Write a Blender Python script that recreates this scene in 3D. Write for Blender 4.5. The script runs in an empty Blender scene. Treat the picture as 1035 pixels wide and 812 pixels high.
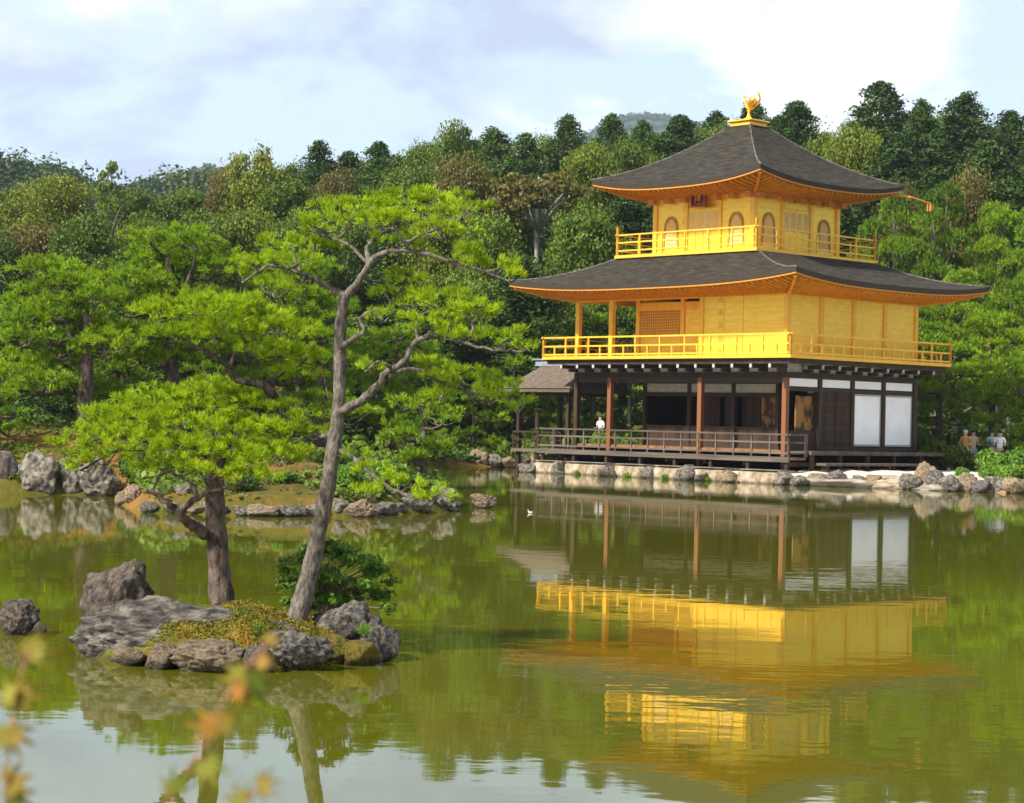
import bpy, math, random
import numpy as np
from mathutils import Vector, Matrix, noise
rnd = random.Random(7)
S = bpy.context.scene
COL = S.collection

# ------------------------------------------------------------------ camera
F, PITCH, ROLL, CAMH = 2077.9, 0.0097, 0.023, 2.2      # focal length in photo pixels (1035 wide)
cam_d = bpy.data.cameras.new('camera'); cam = bpy.data.objects.new('camera', cam_d); COL.objects.link(cam)
S.camera = cam
r0 = Vector((1, 0, 0)); fw = Vector((0, math.cos(PITCH), math.sin(PITCH))); u0 = Vector((0, -math.sin(PITCH), math.cos(PITCH)))
cr, sr = math.cos(ROLL), math.sin(ROLL)
rt = cr * r0 + sr * u0; upv = -sr * r0 + cr * u0
cam.matrix_world = Matrix.Translation((0, 0, CAMH)) @ Matrix(((rt.x, upv.x, -fw.x), (rt.y, upv.y, -fw.y), (rt.z, upv.z, -fw.z))).to_4x4()
cam_d.sensor_width = 36; cam_d.lens = F * 36 / 1035
cam_d.clip_start = 0.1; cam_d.clip_end = 4000
cam_d.dof.use_dof = True; cam_d.dof.focus_distance = 32; cam_d.dof.aperture_fstop = 7

# ------------------------------------------------------------------ light
SUN_EL, SUN_AZ = 42, -128          # azimuth measured clockwise from +Y: the sun is behind the camera, to the left
S.view_settings.view_transform = 'Standard'; S.view_settings.look = 'None'
S.view_settings.exposure = 1.1; S.view_settings.gamma = 1
sd = bpy.data.lights.new('sun', 'SUN'); sun = bpy.data.objects.new('sun', sd); COL.objects.link(sun)
sd.energy = 5.0; sd.angle = math.radians(4); sd.color = (1, .95, .86)
az, el = math.radians(SUN_AZ), math.radians(SUN_EL)
sdir = Vector((math.sin(az) * math.cos(el), math.cos(az) * math.cos(el), math.sin(el)))
sun.rotation_euler = (-sdir).to_track_quat('-Z', 'Y').to_euler()
sun.location = (-40, -20, 60)
W_ = bpy.data.worlds.new('World'); S.world = W_; W_.use_nodes = True
nt = W_.node_tree; nt.nodes.clear()
def N(nt, t, **kw):
    n = nt.nodes.new(t)
    for k, v in kw.items():
        if k.startswith('i_'):
            n.inputs[int(k[2:]) if k[2:].isdigit() else k[2:].replace('_', ' ')].default_value = v
        else: setattr(n, k, v)
    return n
sky = N(nt, 'ShaderNodeTexSky', sky_type='NISHITA', sun_disc=False, sun_elevation=el, sun_rotation=az, air_density=1.0, dust_density=1.5, ozone_density=1.5)
tc = N(nt, 'ShaderNodeTexCoord'); sep = N(nt, 'ShaderNodeSeparateXYZ'); nt.links.new(tc.outputs['Generated'], sep.inputs[0])
addz = N(nt, 'ShaderNodeMath', operation='ADD', i_1=0.42); nt.links.new(sep.outputs[2], addz.inputs[0])
mx = N(nt, 'ShaderNodeMath', operation='MAXIMUM', i_1=0.05); nt.links.new(addz.outputs[0], mx.inputs[0])
dx = N(nt, 'ShaderNodeMath', operation='DIVIDE'); dy = N(nt, 'ShaderNodeMath', operation='DIVIDE')
nt.links.new(sep.outputs[0], dx.inputs[0]); nt.links.new(mx.outputs[0], dx.inputs[1]); nt.links.new(sep.outputs[1], dy.inputs[0]); nt.links.new(mx.outputs[0], dy.inputs[1])
cmb = N(nt, 'ShaderNodeCombineXYZ'); nt.links.new(dx.outputs[0], cmb.inputs[0]); nt.links.new(dy.outputs[0], cmb.inputs[1]); cmb.inputs[2].default_value = 17.4
shf = N(nt, 'ShaderNodeVectorMath', operation='ADD'); shf.inputs[1].default_value = (.95, 0, 0); nt.links.new(cmb.outputs[0], shf.inputs[0])
nz = N(nt, 'ShaderNodeTexNoise', i_Scale=5.2, i_Detail=10.0, i_Roughness=.6, i_Distortion=.3); nt.links.new(shf.outputs[0], nz.inputs['Vector'])
rp = N(nt, 'ShaderNodeValToRGB'); nt.links.new(nz.outputs[0], rp.inputs[0])
rp.color_ramp.elements[0].position = .45; rp.color_ramp.elements[1].position = .57
nz2 = N(nt, 'ShaderNodeTexNoise', i_Scale=2.6, i_Detail=6.0, i_Roughness=.5); nt.links.new(shf.outputs[0], nz2.inputs['Vector'])
rp2 = N(nt, 'ShaderNodeValToRGB'); nt.links.new(nz2.outputs[0], rp2.inputs[0])
rp2.color_ramp.elements[0].position = .43; rp2.color_ramp.elements[0].color = (4.0, 4.6, 6.2, 1)
rp2.color_ramp.elements[1].position = .55; rp2.color_ramp.elements[1].color = (9.2, 9.4, 9.5, 1)
sc_ = N(nt, 'ShaderNodeMix', data_type='RGBA', blend_type='MULTIPLY'); sc_.inputs[0].default_value = 1; sc_.inputs[7].default_value = (1.25, 1.25, 1.2, 1)
nt.links.new(sky.outputs[0], sc_.inputs[6])
ad = N(nt, 'ShaderNodeMix', data_type='RGBA', blend_type='MIX'); ad.inputs[0].default_value = .80; ad.inputs[7].default_value = (5.6, 6.9, 8.1, 1)   # thin high veil over the blue
nt.links.new(sc_.outputs[2], ad.inputs[6])
mc = N(nt, 'ShaderNodeMix', data_type='RGBA'); nt.links.new(rp.outputs[0], mc.inputs[0]); nt.links.new(ad.outputs[2], mc.inputs[6]); nt.links.new(rp2.outputs[0], mc.inputs[7])
bg = N(nt, 'ShaderNodeBackground', i_Strength=.064); nt.links.new(mc.outputs[2], bg.inputs[0])
wo = N(nt, 'ShaderNodeOutputWorld'); nt.links.new(bg.outputs[0], wo.inputs[0])
S.cycles.max_bounces = 8; S.cycles.transparent_max_bounces = 8; S.cycles.volume_bounces = 0

# ------------------------------------------------------------------ helpers
def at(px, py, Y):
    "point of the place seen at photo pixel (px,py), Y metres away along the view"
    dx_, dy_ = px - 517.5, py - 406
    X = cr * dx_ + sr * dy_; Z = -sr * dx_ + cr * dy_
    v = Vector((X / F, math.cos(PITCH) + Z / F * math.sin(PITCH), math.sin(PITCH) - Z / F * math.cos(PITCH)))
    return Vector((0, 0, CAMH)) + v * (Y / v.y)
def tag(o, label=None, cat=None, group=None, kind=None):
    if label: o['label'] = label
    if cat: o['category'] = cat
    if group: o['group'] = group
    if kind: o['kind'] = kind
    return o
def empty(name, loc=(0, 0, 0), rz=0.0, parent=None):
    o = bpy.data.objects.new(name, None); COL.objects.link(o); o.location = loc; o.rotation_euler = (0, 0, rz); o.empty_display_size = .2
    if parent: o.parent = parent
    return o
def link(name, me, parent=None, loc=None):
    o = bpy.data.objects.new(name, me); COL.objects.link(o)
    if parent: o.parent = parent
    if loc is not None: o.location = loc
    return o
class MB:
    def __init__(s): s.v = []; s.f = []
    def box(s, x0, x1, y0, y1, z0, z1):
        n = len(s.v)
        s.v += [(x, y, z) for z in (z0, z1) for x, y in ((x0, y0), (x1, y0), (x1, y1), (x0, y1))]
        s.f += [(n, n+3, n+2, n+1), (n+4, n+5, n+6, n+7)] + [(n+i, n+(i+1) % 4, n+4+(i+1) % 4, n+4+i) for i in range(4)]
        return s
    def bar(s, a, b, w, h=None):
        "box along a->b with width w, height h"
        h = h or w; a = Vector(a); b = Vector(b); d = (b-a).normalized()
        up = Vector((0, 0, 1)) if abs(d.z) < .95 else Vector((1, 0, 0))
        sx = d.cross(up).normalized() * w/2; sz = sx.normalized().cross(d).normalized() * h/2
        n = len(s.v)
        for p in (a, b): s.v += [tuple(p+q) for q in (-sx-sz, sx-sz, sx+sz, -sx+sz)]
        s.f += [(n, n+1, n+2, n+3), (n+7, n+6, n+5, n+4)] + [(n+i, n+4+i, n+4+(i+1) % 4, n+(i+1) % 4) for i in range(4)]
        return s
    def tube(s, pts, rad, seg=8, wob=0.0, cap=True):
        pts = [Vector(p) for p in pts]; n0 = len(s.v); m = len(pts)
        ref = Vector((.3, 1, .2)).normalized(); ph = rnd.random()*20
        for i, p in enumerate(pts):
            d = (pts[min(i+1, m-1)] - pts[max(i-1, 0)]).normalized()
            a = d.cross(ref).normalized() if abs(d.dot(ref)) < .98 else d.cross(Vector((1, 0, 0))).normalized()
            b = d.cross(a)
            r = rad[i] if hasattr(rad, '__len__') else rad
            for k in range(seg):
                t = 2*math.pi*k/seg; rr = r
                if wob: rr *= 1 + wob*noise.noise(Vector((math.cos(t)*1.3+ph, math.sin(t)*1.3, i*.45)))*2
                s.v.append(tuple(p + (a*math.cos(t) + b*math.sin(t))*rr))
        for i in range(m-1):
            for k in range(seg):
                q = n0+i*seg
                s.f.append((q+k, q+(k+1) % seg, q+seg+(k+1) % seg, q+seg+k))
        if cap: s.f.append(tuple(n0+k for k in reversed(range(seg)))); s.f.append(tuple(n0+(m-1)*seg+k for k in range(seg)))
        return s
    def lathe(s, prof, c=(0, 0, 0), seg=14):
        n0 = len(s.v)
        for r, z in prof:
            for k in range(seg): t = 2*math.pi*k/seg; s.v.append((c[0]+r*math.cos(t), c[1]+r*math.sin(t), c[2]+z))
        for i in range(len(prof)-1):
            for k in range(seg): q = n0+i*seg; s.f.append((q+k, q+(k+1) % seg, q+seg+(k+1) % seg, q+seg+k))
        s.f.append(tuple(n0+k for k in reversed(range(seg)))); s.f.append(tuple(n0+(len(prof)-1)*seg+k for k in range(seg)))
        return s
    def poly(s, pts): n = len(s.v); s.v += [tuple(p) for p in pts]; s.f.append(tuple(range(n, n+len(pts)))); return s
    def mesh(s, name, mat, smooth=False):
        me = bpy.data.meshes.new(name); me.from_pydata(s.v, [], s.f); me.materials.append(mat)
        if smooth: me.polygons.foreach_set('use_smooth', [True]*len(me.polygons))
        me.update(); return me
    def build(s, name, mat, parent=None, smooth=False, bevel=0, loc=None):
        o = link(name, s.mesh(name, mat, smooth), parent, loc)
        if bevel:
            b = o.modifiers.new('bevel', 'BEVEL'); b.width = bevel; b.segments = 1; b.limit_method = 'ANGLE'
        return o
def np_mesh(name, V, Fc, mat, k=4, tint=None):
    "fast mesh from arrays: V (n,3), Fc (m,k)"
    me = bpy.data.meshes.new(name); V = np.asarray(V, dtype=np.float32); Fc = np.asarray(Fc, dtype=np.int32)
    me.vertices.add(len(V)); me.vertices.foreach_set('co', V.ravel())
    me.loops.add(Fc.size); me.loops.foreach_set('vertex_index', Fc.ravel())
    me.polygons.add(len(Fc)); me.polygons.foreach_set('loop_start', np.arange(0, Fc.size, k, dtype=np.int32))
    me.polygons.foreach_set('loop_total', np.full(len(Fc), k, dtype=np.int32))
    if tint is not None:
        a = me.attributes.new('tint', 'FLOAT', 'POINT'); a.data.foreach_set('value', np.asarray(tint, dtype=np.float32))
    me.materials.append(mat); me.update(calc_edges=True); return me

# ------------------------------------------------------------------ materials
def mat(name, col, rough=.7, metal=0, col2=None, scale=4, detail=5, bump=0, bscale=20, stretch=(1, 1, 1), coord='Object', spec=.3, lo=.35, hi=.65, extra=None):
    m = bpy.data.materials.new(name); m.use_nodes = True; t = m.node_tree
    b = t.nodes['Principled BSDF']; b.inputs['Base Color'].default_value = (*col, 1); b.inputs['Roughness'].default_value = rough
    b.inputs['Metallic'].default_value = metal; b.inputs['Specular IOR Level'].default_value = spec
    c = N(t, 'ShaderNodeTexCoord'); mp = N(t, 'ShaderNodeMapping'); mp.inputs['Scale'].default_value = stretch
    t.links.new(c.outputs[coord], mp.inputs[0])
    if col2:
        n = N(t, 'ShaderNodeTexNoise', i_Scale=scale, i_Detail=detail, i_Roughness=.6); t.links.new(mp.outputs[0], n.inputs['Vector'])
        r = N(t, 'ShaderNodeValToRGB'); r.color_ramp.elements[0].position = lo; r.color_ramp.elements[1].position = hi
        r.color_ramp.elements[0].color = (*col, 1); r.color_ramp.elements[1].color = (*col2, 1)
        if extra: e = r.color_ramp.elements.new(extra[0]); e.color = (*extra[1], 1)
        t.links.new(n.outputs[0], r.inputs[0]); t.links.new(r.outputs[0], b.inputs['Base Color'])
    if bump:
        n2 = N(t, 'ShaderNodeTexNoise', i_Scale=bscale, i_Detail=6, i_Roughness=.65); t.links.new(mp.outputs[0], n2.inputs['Vector'])
        bp = N(t, 'ShaderNodeBump', i_Strength=1.0, i_Distance=bump); t.links.new(n2.outputs[0], bp.inputs['Height']); t.links.new(bp.outputs[0], b.inputs['Normal'])
    return m
def leafmat(name, dark, light, trans=.35, third=None, big=.6, rough=.55):
    "leaf colour varies leaf by leaf, clump by clump and tree by tree"
    m = bpy.data.materials.new(name); m.use_nodes = True; t = m.node_tree; t.nodes.clear()
    at_ = N(t, 'ShaderNodeAttribute', attribute_name='tint'); oi = N(t, 'ShaderNodeObjectInfo'); geo = N(t, 'ShaderNodeNewGeometry')
    tcx = N(t, 'ShaderNodeTexCoord'); n = N(t, 'ShaderNodeTexNoise', i_Scale=big, i_Detail=3.0)
    t.links.new(geo.outputs['Position'], n.inputs['Vector'])
    a1 = N(t, 'ShaderNodeMath', operation='MULTIPLY_ADD', i_1=.45, i_2=-.02); t.links.new(at_.outputs['Fac'], a1.inputs[0])
    a2 = N(t, 'ShaderNodeMath', operation='MULTIPLY_ADD', i_1=.9); t.links.new(n.outputs[0], a2.inputs[0]); t.links.new(a1.outputs[0], a2.inputs[2])
    a3 = N(t, 'ShaderNodeMath', operation='MULTIPLY_ADD', i_1=.3); t.links.new(oi.outputs['Random'], a3.inputs[0]); t.links.new(a2.outputs[0], a3.inputs[2])
    a4 = N(t, 'ShaderNodeMath', operation='SUBTRACT', i_1=.3); t.links.new(a3.outputs[0], a4.inputs[0])
    r = N(t, 'ShaderNodeValToRGB'); e = r.color_ramp.elements; e[0].position = .1; e[0].color = (*dark, 1); e[1].position = .75; e[1].color = (*light, 1)
    if third: q = e.new(.97); q.color = (*third, 1)
    t.links.new(a4.outputs[0], r.inputs[0])
    d = N(t, 'ShaderNodeBsdfPrincipled', i_Roughness=rough); d.inputs['Specular IOR Level'].default_value = .25
    tr = N(t, 'ShaderNodeBsdfTranslucent'); mxs = N(t, 'ShaderNodeMixShader', i_0=trans)
    t.links.new(r.outputs[0], d.inputs['Base Color']); t.links.new(r.outputs[0], tr.inputs[0])
    t.links.new(d.outputs[0], mxs.inputs[1]); t.links.new(tr.outputs[0], mxs.inputs[2])
    o = N(t, 'ShaderNodeOutputMaterial'); t.links.new(mxs.outputs[0], o.inputs[0])
    return m
M = {}
M['gold'] = mat('gold_leaf', (.80, .47, .045), .42, .35, (.72, .39, .03), 3, 4, .004, 14, spec=.5)
M['gold_wall'] = mat('gold_leaf_wall', (.90, .62, .075), .38, .5, (.82, .52, .05), 2.2, 6, .0012, 8, stretch=(1, 1, 3.2), spec=.45)
M['gold_soffit_shaded'] = mat('shaded_gilt_eave', (.66, .29, .012), .5, .15, (.50, .20, .010), 3, 4)  # eave shade and bounced gold light put into a deeper orange base
def seams(m, sx, sz, amt):
    t = m.node_tree; b = t.nodes['Principled BSDF']; src = b.inputs['Base Color'].links[0].from_socket
    c = N(t, 'ShaderNodeNewGeometry'); v = N(t, 'ShaderNodeVectorMath', operation='MULTIPLY'); v.inputs[1].default_value = (1, 1, 1); t.links.new(c.outputs['Position'], v.inputs[0])
    sp_ = N(t, 'ShaderNodeSeparateXYZ'); t.links.new(v.outputs[0], sp_.inputs[0]); a = N(t, 'ShaderNodeMath', operation='ADD'); t.links.new(sp_.outputs[0], a.inputs[0]); t.links.new(sp_.outputs[1], a.inputs[1])
    cb = N(t, 'ShaderNodeCombineXYZ'); t.links.new(a.outputs[0], cb.inputs[0]); t.links.new(sp_.outputs[2], cb.inputs[1])
    br = N(t, 'ShaderNodeTexBrick', i_Scale=1.0); br.inputs['Brick Width'].default_value = sx; br.inputs['Row Height'].default_value = sz; br.inputs['Mortar Size'].default_value = .006
    br.inputs['Color1'].default_value = (1, 1, 1, 1); br.inputs['Color2'].default_value = (1-amt, 1-amt*1.3, 1-amt*1.8, 1); br.inputs['Mortar'].default_value = (.82, .70, .5, 1); t.links.new(cb.outputs[0], br.inputs['Vector'])
    mxx = N(t, 'ShaderNodeMix', data_type='RGBA', blend_type='MULTIPLY'); mxx.inputs[0].default_value = 1; t.links.new(src, mxx.inputs[6]); t.links.new(br.outputs[0], mxx.inputs[7]); t.links.new(mxx.outputs[2], b.inputs['Base Color'])
seams(M['gold_wall'], .42, .27, .05)
M['gold_dull'] = mat('aged_gold_lattice', (.42, .25, .05), .6, .1, (.30, .17, .03), 6, 4)
M['bark_roof'] = mat('cypress_bark_shingle', (.014, .012, .009), .92, 0, (.064, .056, .044), 2.0, 10, .12, 7, stretch=(1, 1, 7), lo=.3, hi=.7, spec=.08)
M['roof_edge'] = mat('shingle_edge', (.030, .022, .016), .8, 0, (.06, .045, .03), 6, 4, .01, 40, stretch=(1, 1, 12))
M['copper_edge'] = mat('orange_eave_board', (.50, .20, .03), .5, .1)
M['ridge'] = mat('hip_ridge', (.040, .033, .027), .85, 0, (.13, .11, .095), 5, 6, .01, 30)
M['dark_wood'] = mat('dark_timber', (.022, .013, .008), .6, 0, (.045, .026, .014), 3, 5, .004, 30, stretch=(1, 1, .15))
M['brown_wood'] = mat('brown_timber', (.018, .009, .005), .75, 0, (.045, .023, .010), 3, 6, .004, 30, stretch=(1, 1, .12))
M['red_wood'] = mat('reddish_column', (.17, .065, .026), .5, 0, (.16, .06, .025), 3, 6, .003, 24, stretch=(1, 1, .12))
M['grey_wood'] = mat('weathered_grey_timber', (.050, .037, .028), .75, 0, (.115, .090, .070), 3, 7, .004, 30, stretch=(1, .1, 1))
M['floor_wood'] = mat('veranda_boards', (.12, .06, .03), .5, 0, (.24, .12, .055), 3, 6)
M['white'] = mat('white_paper', (.84, .84, .88), .8, 0, (.74, .74, .77), 1.1, 5)
M['plaster'] = mat('grey_plaster', (.42, .40, .34), .8, 0, (.33, .31, .26), 4, 4)
M['white_tip'] = mat('white_painted_end', (.30, .29, .27), .7)
M['black'] = mat('dark_interior', (.006, .004, .002), .95, spec=.02)  # near-black colour stands for shade in the rooms and below the floor
M['painted'] = mat('gilded_painting', (.24, .12, .03), .7, 0, (.045, .022, .008), 1.6, 4, lo=.46, hi=.56)
M['red_plaque'] = mat('red_brown_plaque', (.22, .05, .012), .5)
M['thatch'] = mat('thatch', (.055, .042, .030), .9, 0, (.13, .10, .072), 5, 8, .02, 30, stretch=(1, 1, 4))
M['ridge_tile'] = mat('blue_grey_ridge_tile', (.13, .16, .19), .5, 0, (.22, .25, .28), 5, 4)
M['pine_bark'] = mat('pine_bark', (.030, .020, .015), .9, 0, (.145, .105, .080), 16, 8, .035, 26, stretch=(1, 1, .4), lo=.38, hi=.66, coord='Object')
M['pine_bark_pale'] = mat('pale_pine_bark', (.032, .026, .020), .92, 0, (.185, .155, .125), 26, 9, .03, 34, stretch=(1, 1, .4), lo=.34, hi=.68)
M['far_bark'] = mat('far_bark', (.06, .05, .04), .9, 0, (.13, .11, .09), 3, 4)
M['pale_bark'] = mat('pale_bark', (.26, .24, .21), .8, 0, (.17, .155, .135), 3, 4)
M['pine'] = leafmat('pine_needles', (.070, .135, .003), (.310, .430, .005), .38, (.52, .50, .02), 2.2)
M['pine_far'] = leafmat('shore_pine_needles', (.040, .095, .003), (.220, .345, .005), .36, (.44, .48, .02), .6)
M['pine_back'] = leafmat('hillside_pine_needles', (.032, .075, .003), (.180, .290, .006), .35, (.34, .38, .02), .35)
M['cedar'] = leafmat('cedar_foliage', (.010, .030, .004), (.050, .092, .008), .25, (.07, .11, .015), .25)
M['broad'] = leafmat('broad_leaves', (.024, .055, .004), (.115, .175, .010), .3, (.14, .18, .02), .2)
M['olive'] = leafmat('yellow_green_leaves', (.042, .072, .005), (.150, .185, .011), .3, (.22, .17, .02), .3)
M['rust'] = leafmat('rusty_leaves', (.045, .050, .008), (.135, .110, .018), .3, (.21, .13, .025), .35)
M['shrub'] = leafmat('shrub_leaves', (.018, .048, .006), (.075, .130, .014), .3, (.10, .18, .02), 2.0)
M['fresh'] = leafmat('fresh_leaves', (.050, .130, .010), (.14, .25, .02), .35, (.25, .30, .02), 1.0)
M['islet_shrub'] = leafmat('islet_shrub_leaves', (.020, .055, .006), (.085, .170, .010), .35, (.20, .26, .02), 4.0)
M['farwood'] = leafmat('far_wood', (.018, .040, .008), (.050, .085, .014), .2, (.12, .09, .02), .03)
M['rock'] = mat('grey_rock', (.016, .014, .012), .9, 0, (.22, .195, .165), 5.2, 12, .07, 9, lo=.36, hi=.68, extra=(.5, (.09, .078, .066)))
M['rock_dark'] = mat('dark_rock', (.022, .016, .012), .9, 0, (.125, .10, .078), 5.0, 9, .03, 9, lo=.36, hi=.68)
M['rock_tan'] = mat('tan_rock', (.045, .030, .018), .9, 0, (.30, .22, .14), 7.0, 10, .05, 14, lo=.34, hi=.68)
M['rock_shore'] = mat('shore_rock', (.026, .025, .021), .88, 0, (.20, .195, .17), 4.2, 10, .06, 7, lo=.36, hi=.68, extra=(.52, (.12, .10, .075)))
M['moss'] = mat('golden_moss', (.025, .038, .005), .95, 0, (.24, .105, .010), 6.5, 10, .04, 22, lo=.34, hi=.66, extra=(.5, (.12, .105, .008)))
M['stone_tan'] = mat('tan_edging_stone', (.12, .080, .045), .88, 0, (.36, .295, .21), 3.2, 10, .04, 8)
M['stone_slab'] = mat('pale_slab', (.085, .07, .055), .88, 0, (.27, .23, .18), 2.6, 9, .03, 9)

def wet_foot(m):
    "stones stay dark and damp for a hand's breadth above the water"
    t = m.node_tree; b = t.nodes['Principled BSDF']; src = b.inputs['Base Color'].links[0].from_socket
    g = N(t, 'ShaderNodeNewGeometry'); sp_ = N(t, 'ShaderNodeSeparateXYZ'); t.links.new(g.outputs['Position'], sp_.inputs[0])
    n = N(t, 'ShaderNodeTexNoise', i_Scale=3.0, i_Detail=4.0); t.links.new(g.outputs['Position'], n.inputs['Vector'])
    a = N(t, 'ShaderNodeMath', operation='MULTIPLY_ADD', i_1=-.10); t.links.new(n.outputs[0], a.inputs[0]); t.links.new(sp_.outputs[2], a.inputs[2])
    r = N(t, 'ShaderNodeMapRange'); r.inputs[1].default_value = -.02; r.inputs[2].default_value = .035; r.inputs[3].default_value = .38; r.inputs[4].default_value = 1; t.links.new(a.outputs[0], r.inputs[0])
    mxx = N(t, 'ShaderNodeMix', data_type='RGBA', blend_type='MULTIPLY'); mxx.inputs[0].default_value = 1; t.links.new(src, mxx.inputs[6]); t.links.new(r.outputs[0], mxx.inputs[7]); t.links.new(mxx.outputs[2], b.inputs['Base Color'])
for k_ in ('rock', 'rock_dark', 'rock_tan', 'rock_shore', 'stone_tan', 'moss'): wet_foot(M[k_])

# ------------------------------------------------------------------ place of the building
YAW = 0.75; CX, CY = 10.881, 81.822; BW, BD = 11.77, 8.5
Rv = Vector((math.cos(YAW), math.sin(YAW), 0)); Lv = Vector((-math.sin(YAW), math.cos(YAW), 0))
def wl(x, y, z=0.0): return Vector((CX, CY, 0)) + Rv*x + Lv*y + Vector((0, 0, z))

# ------------------------------------------------------------------ terrain, pond
shore = [(-400, 52), (-60, 54), (-25, 54), (-13, 53.6), (-10.4, 54.2), (-9.3, 49), (-8.0, 45.2), (-5.7, 44.9), (-3.4, 45.6), (-1.6, 49), (-1.25, 52), (-1.6, 57),
         (-3.2, 64), (-4.5, 76), (-4.2, 90), (-2.6, 97), (0.2, 99.2)]
for q in ((3.0, 15.6), (-.9, 13.9), (-1.75, 12.9), (-1.9, 6), (-1.9, -1.9), (-.9, -4.8), (-.2, -8), (1.2, -11)): p_ = wl(*q); shore.append((p_.x, p_.y))
shore += [(26, 70), (36, 62), (60, 52), (400, 45)]
SH = np.array(shore)
def sd_shore(X, Y):
    "signed distance to the waterline, positive on land"
    X = np.asarray(X, float); Y = np.asarray(Y, float); best = np.full(X.shape, 1e9)
    for a, b in zip(SH[:-1], SH[1:]):
        d = b-a; t = np.clip(((X-a[0])*d[0]+(Y-a[1])*d[1])/(d@d), 0, 1)
        best = np.minimum(best, np.hypot(X-a[0]-t*d[0], Y-a[1]-t*d[1]))
    inside = np.zeros(X.shape, bool)
    poly = np.vstack([SH, [(400, 4000), (-400, 4000)]]); j = len(poly)-1
    for i in range(len(poly)):
        (xi, yi), (xj, yj) = poly[i], poly[j]
        if yi != yj: inside ^= ((yi > Y) != (yj > Y)) & (X < (xj-xi)*(Y-yi)/(yj-yi)+xi)
        j = i
    return np.where(inside, best, -best)
def sstep(a, b, x): t = np.clip((x-a)/(b-a), 0, 1); return t*t*(3-2*t)
def height(X, Y):
    X = np.asarray(X, float); Y = np.asarray(Y, float)
    s = sd_shore(X, Y)
    z = np.where(s < 0, np.maximum(-1.2, s*.8), .42*sstep(0, .5, s) + .12*sstep(.5, 4, s))
    # flat sand court round the building, moss mounds elsewhere
    lx = (X-CX)*Rv.x+(Y-CY)*Rv.y; ly = (X-CX)*Lv.x+(Y-CY)*Lv.y
    court = sstep(8, 3, np.maximum(np.abs(lx-5)-8, np.abs(ly-1)-14))
    bumps = .55*np.sin(X*.33+1.3)*np.sin(Y*.21+.4)+.35*np.sin(X*.8+Y*.3)
    z += (1-court)*sstep(1, 8, s)*(.75+.6*bumps)
    z += np.exp(-((X+14)**2/18+(Y-58.5)**2/8))*.55 + np.exp(-((X+4.4)**2/7+(Y-50)**2/6))*.35
    z += (1-court)*sstep(102, 185, Y)*15*(1+.10*np.sin(X*.06)) - sstep(190, 260, Y)*6
    near = sstep(5.5, 3.5, Y); z = z*(1-near)+near*.7
    return z
def hz(x, y): return float(height(np.array([x]), np.array([y]))[0])
xs = np.unique(np.concatenate([np.linspace(-400, -60, 40), np.linspace(-60, -16, 50), np.linspace(-16, 32, 200), np.linspace(32, 70, 40), np.linspace(70, 400, 30)]))
ys = np.unique(np.concatenate([np.linspace(-15, 8, 14), np.linspace(8, 42, 14), np.linspace(42, 104, 260), np.linspace(104, 260, 70), np.linspace(260, 1500, 20)]))
GX, GY = np.meshgrid(xs, ys); GZ = height(GX, GY)
GZ += np.where(GZ > .45, .05*np.sin(GX*3.1+GY*1.7)*np.sin(GY*2.3-GX), 0)
nx, ny = len(xs), len(ys)
idx = np.arange(nx*ny).reshape(ny, nx)
Fq = np.stack([idx[:-1, :-1], idx[:-1, 1:], idx[1:, 1:], idx[1:, :-1]], -1).reshape(-1, 4)
LX = (GX-CX)*Rv.x+(GY-CY)*Rv.y; LY = (GX-CX)*Lv.x+(GY-CY)*Lv.y
sand = sstep(.8, -.3, np.maximum(np.abs(LX-6)-9.2, np.abs(LY+2.5)-17.5))*sstep(0, .3, GZ)
mg = bpy.data.materials.new('ground_cover'); mg.use_nodes = True; t = mg.node_tree; b = t.nodes['Principled BSDF']; b.inputs['Roughness'].default_value = .95; b.inputs['Specular IOR Level'].default_value = .1
geo = N(t, 'ShaderNodeNewGeometry'); n1 = N(t, 'ShaderNodeTexNoise', i_Scale=.35, i_Detail=8.0, i_Roughness=.65); t.links.new(geo.outputs['Position'], n1.inputs['Vector'])
r1 = N(t, 'ShaderNodeValToRGB'); e = r1.color_ramp.elements; e[0].position = .36; e[0].color = (.020, .034, .006, 1); e[1].position = .66; e[1].color = (.20, .090, .024, 1)
q = e.new(.5); q.color = (.075, .062, .010, 1); t.links.new(n1.outputs[0], r1.inputs[0])
at_ = N(t, 'ShaderNodeAttribute', attribute_name='tint'); mixc = N(t, 'ShaderNodeMix', data_type='RGBA'); mixc.inputs[7].default_value = (.48, .43, .34, 1)
t.links.new(at_.outputs['Fac'], mixc.inputs[0]); t.links.new(r1.outputs[0], mixc.inputs[6]); t.links.new(mixc.outputs[2], b.inputs['Base Color'])
n2 = N(t, 'ShaderNodeTexNoise', i_Scale=9.0, i_Detail=5.0); t.links.new(geo.outputs['Position'], n2.inputs['Vector']); bpn = N(t, 'ShaderNodeBump', i_Strength=1.0, i_Distance=.05)
t.links.new(n2.outputs[0], bpn.inputs['Height']); t.links.new(bpn.outputs[0], b.inputs['Normal'])
g = link('ground', np_mesh('ground', np.stack([GX, GY, GZ], -1).reshape(-1, 3), Fq, mg, 4, sand.ravel())); tag(g, kind='structure')

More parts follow.
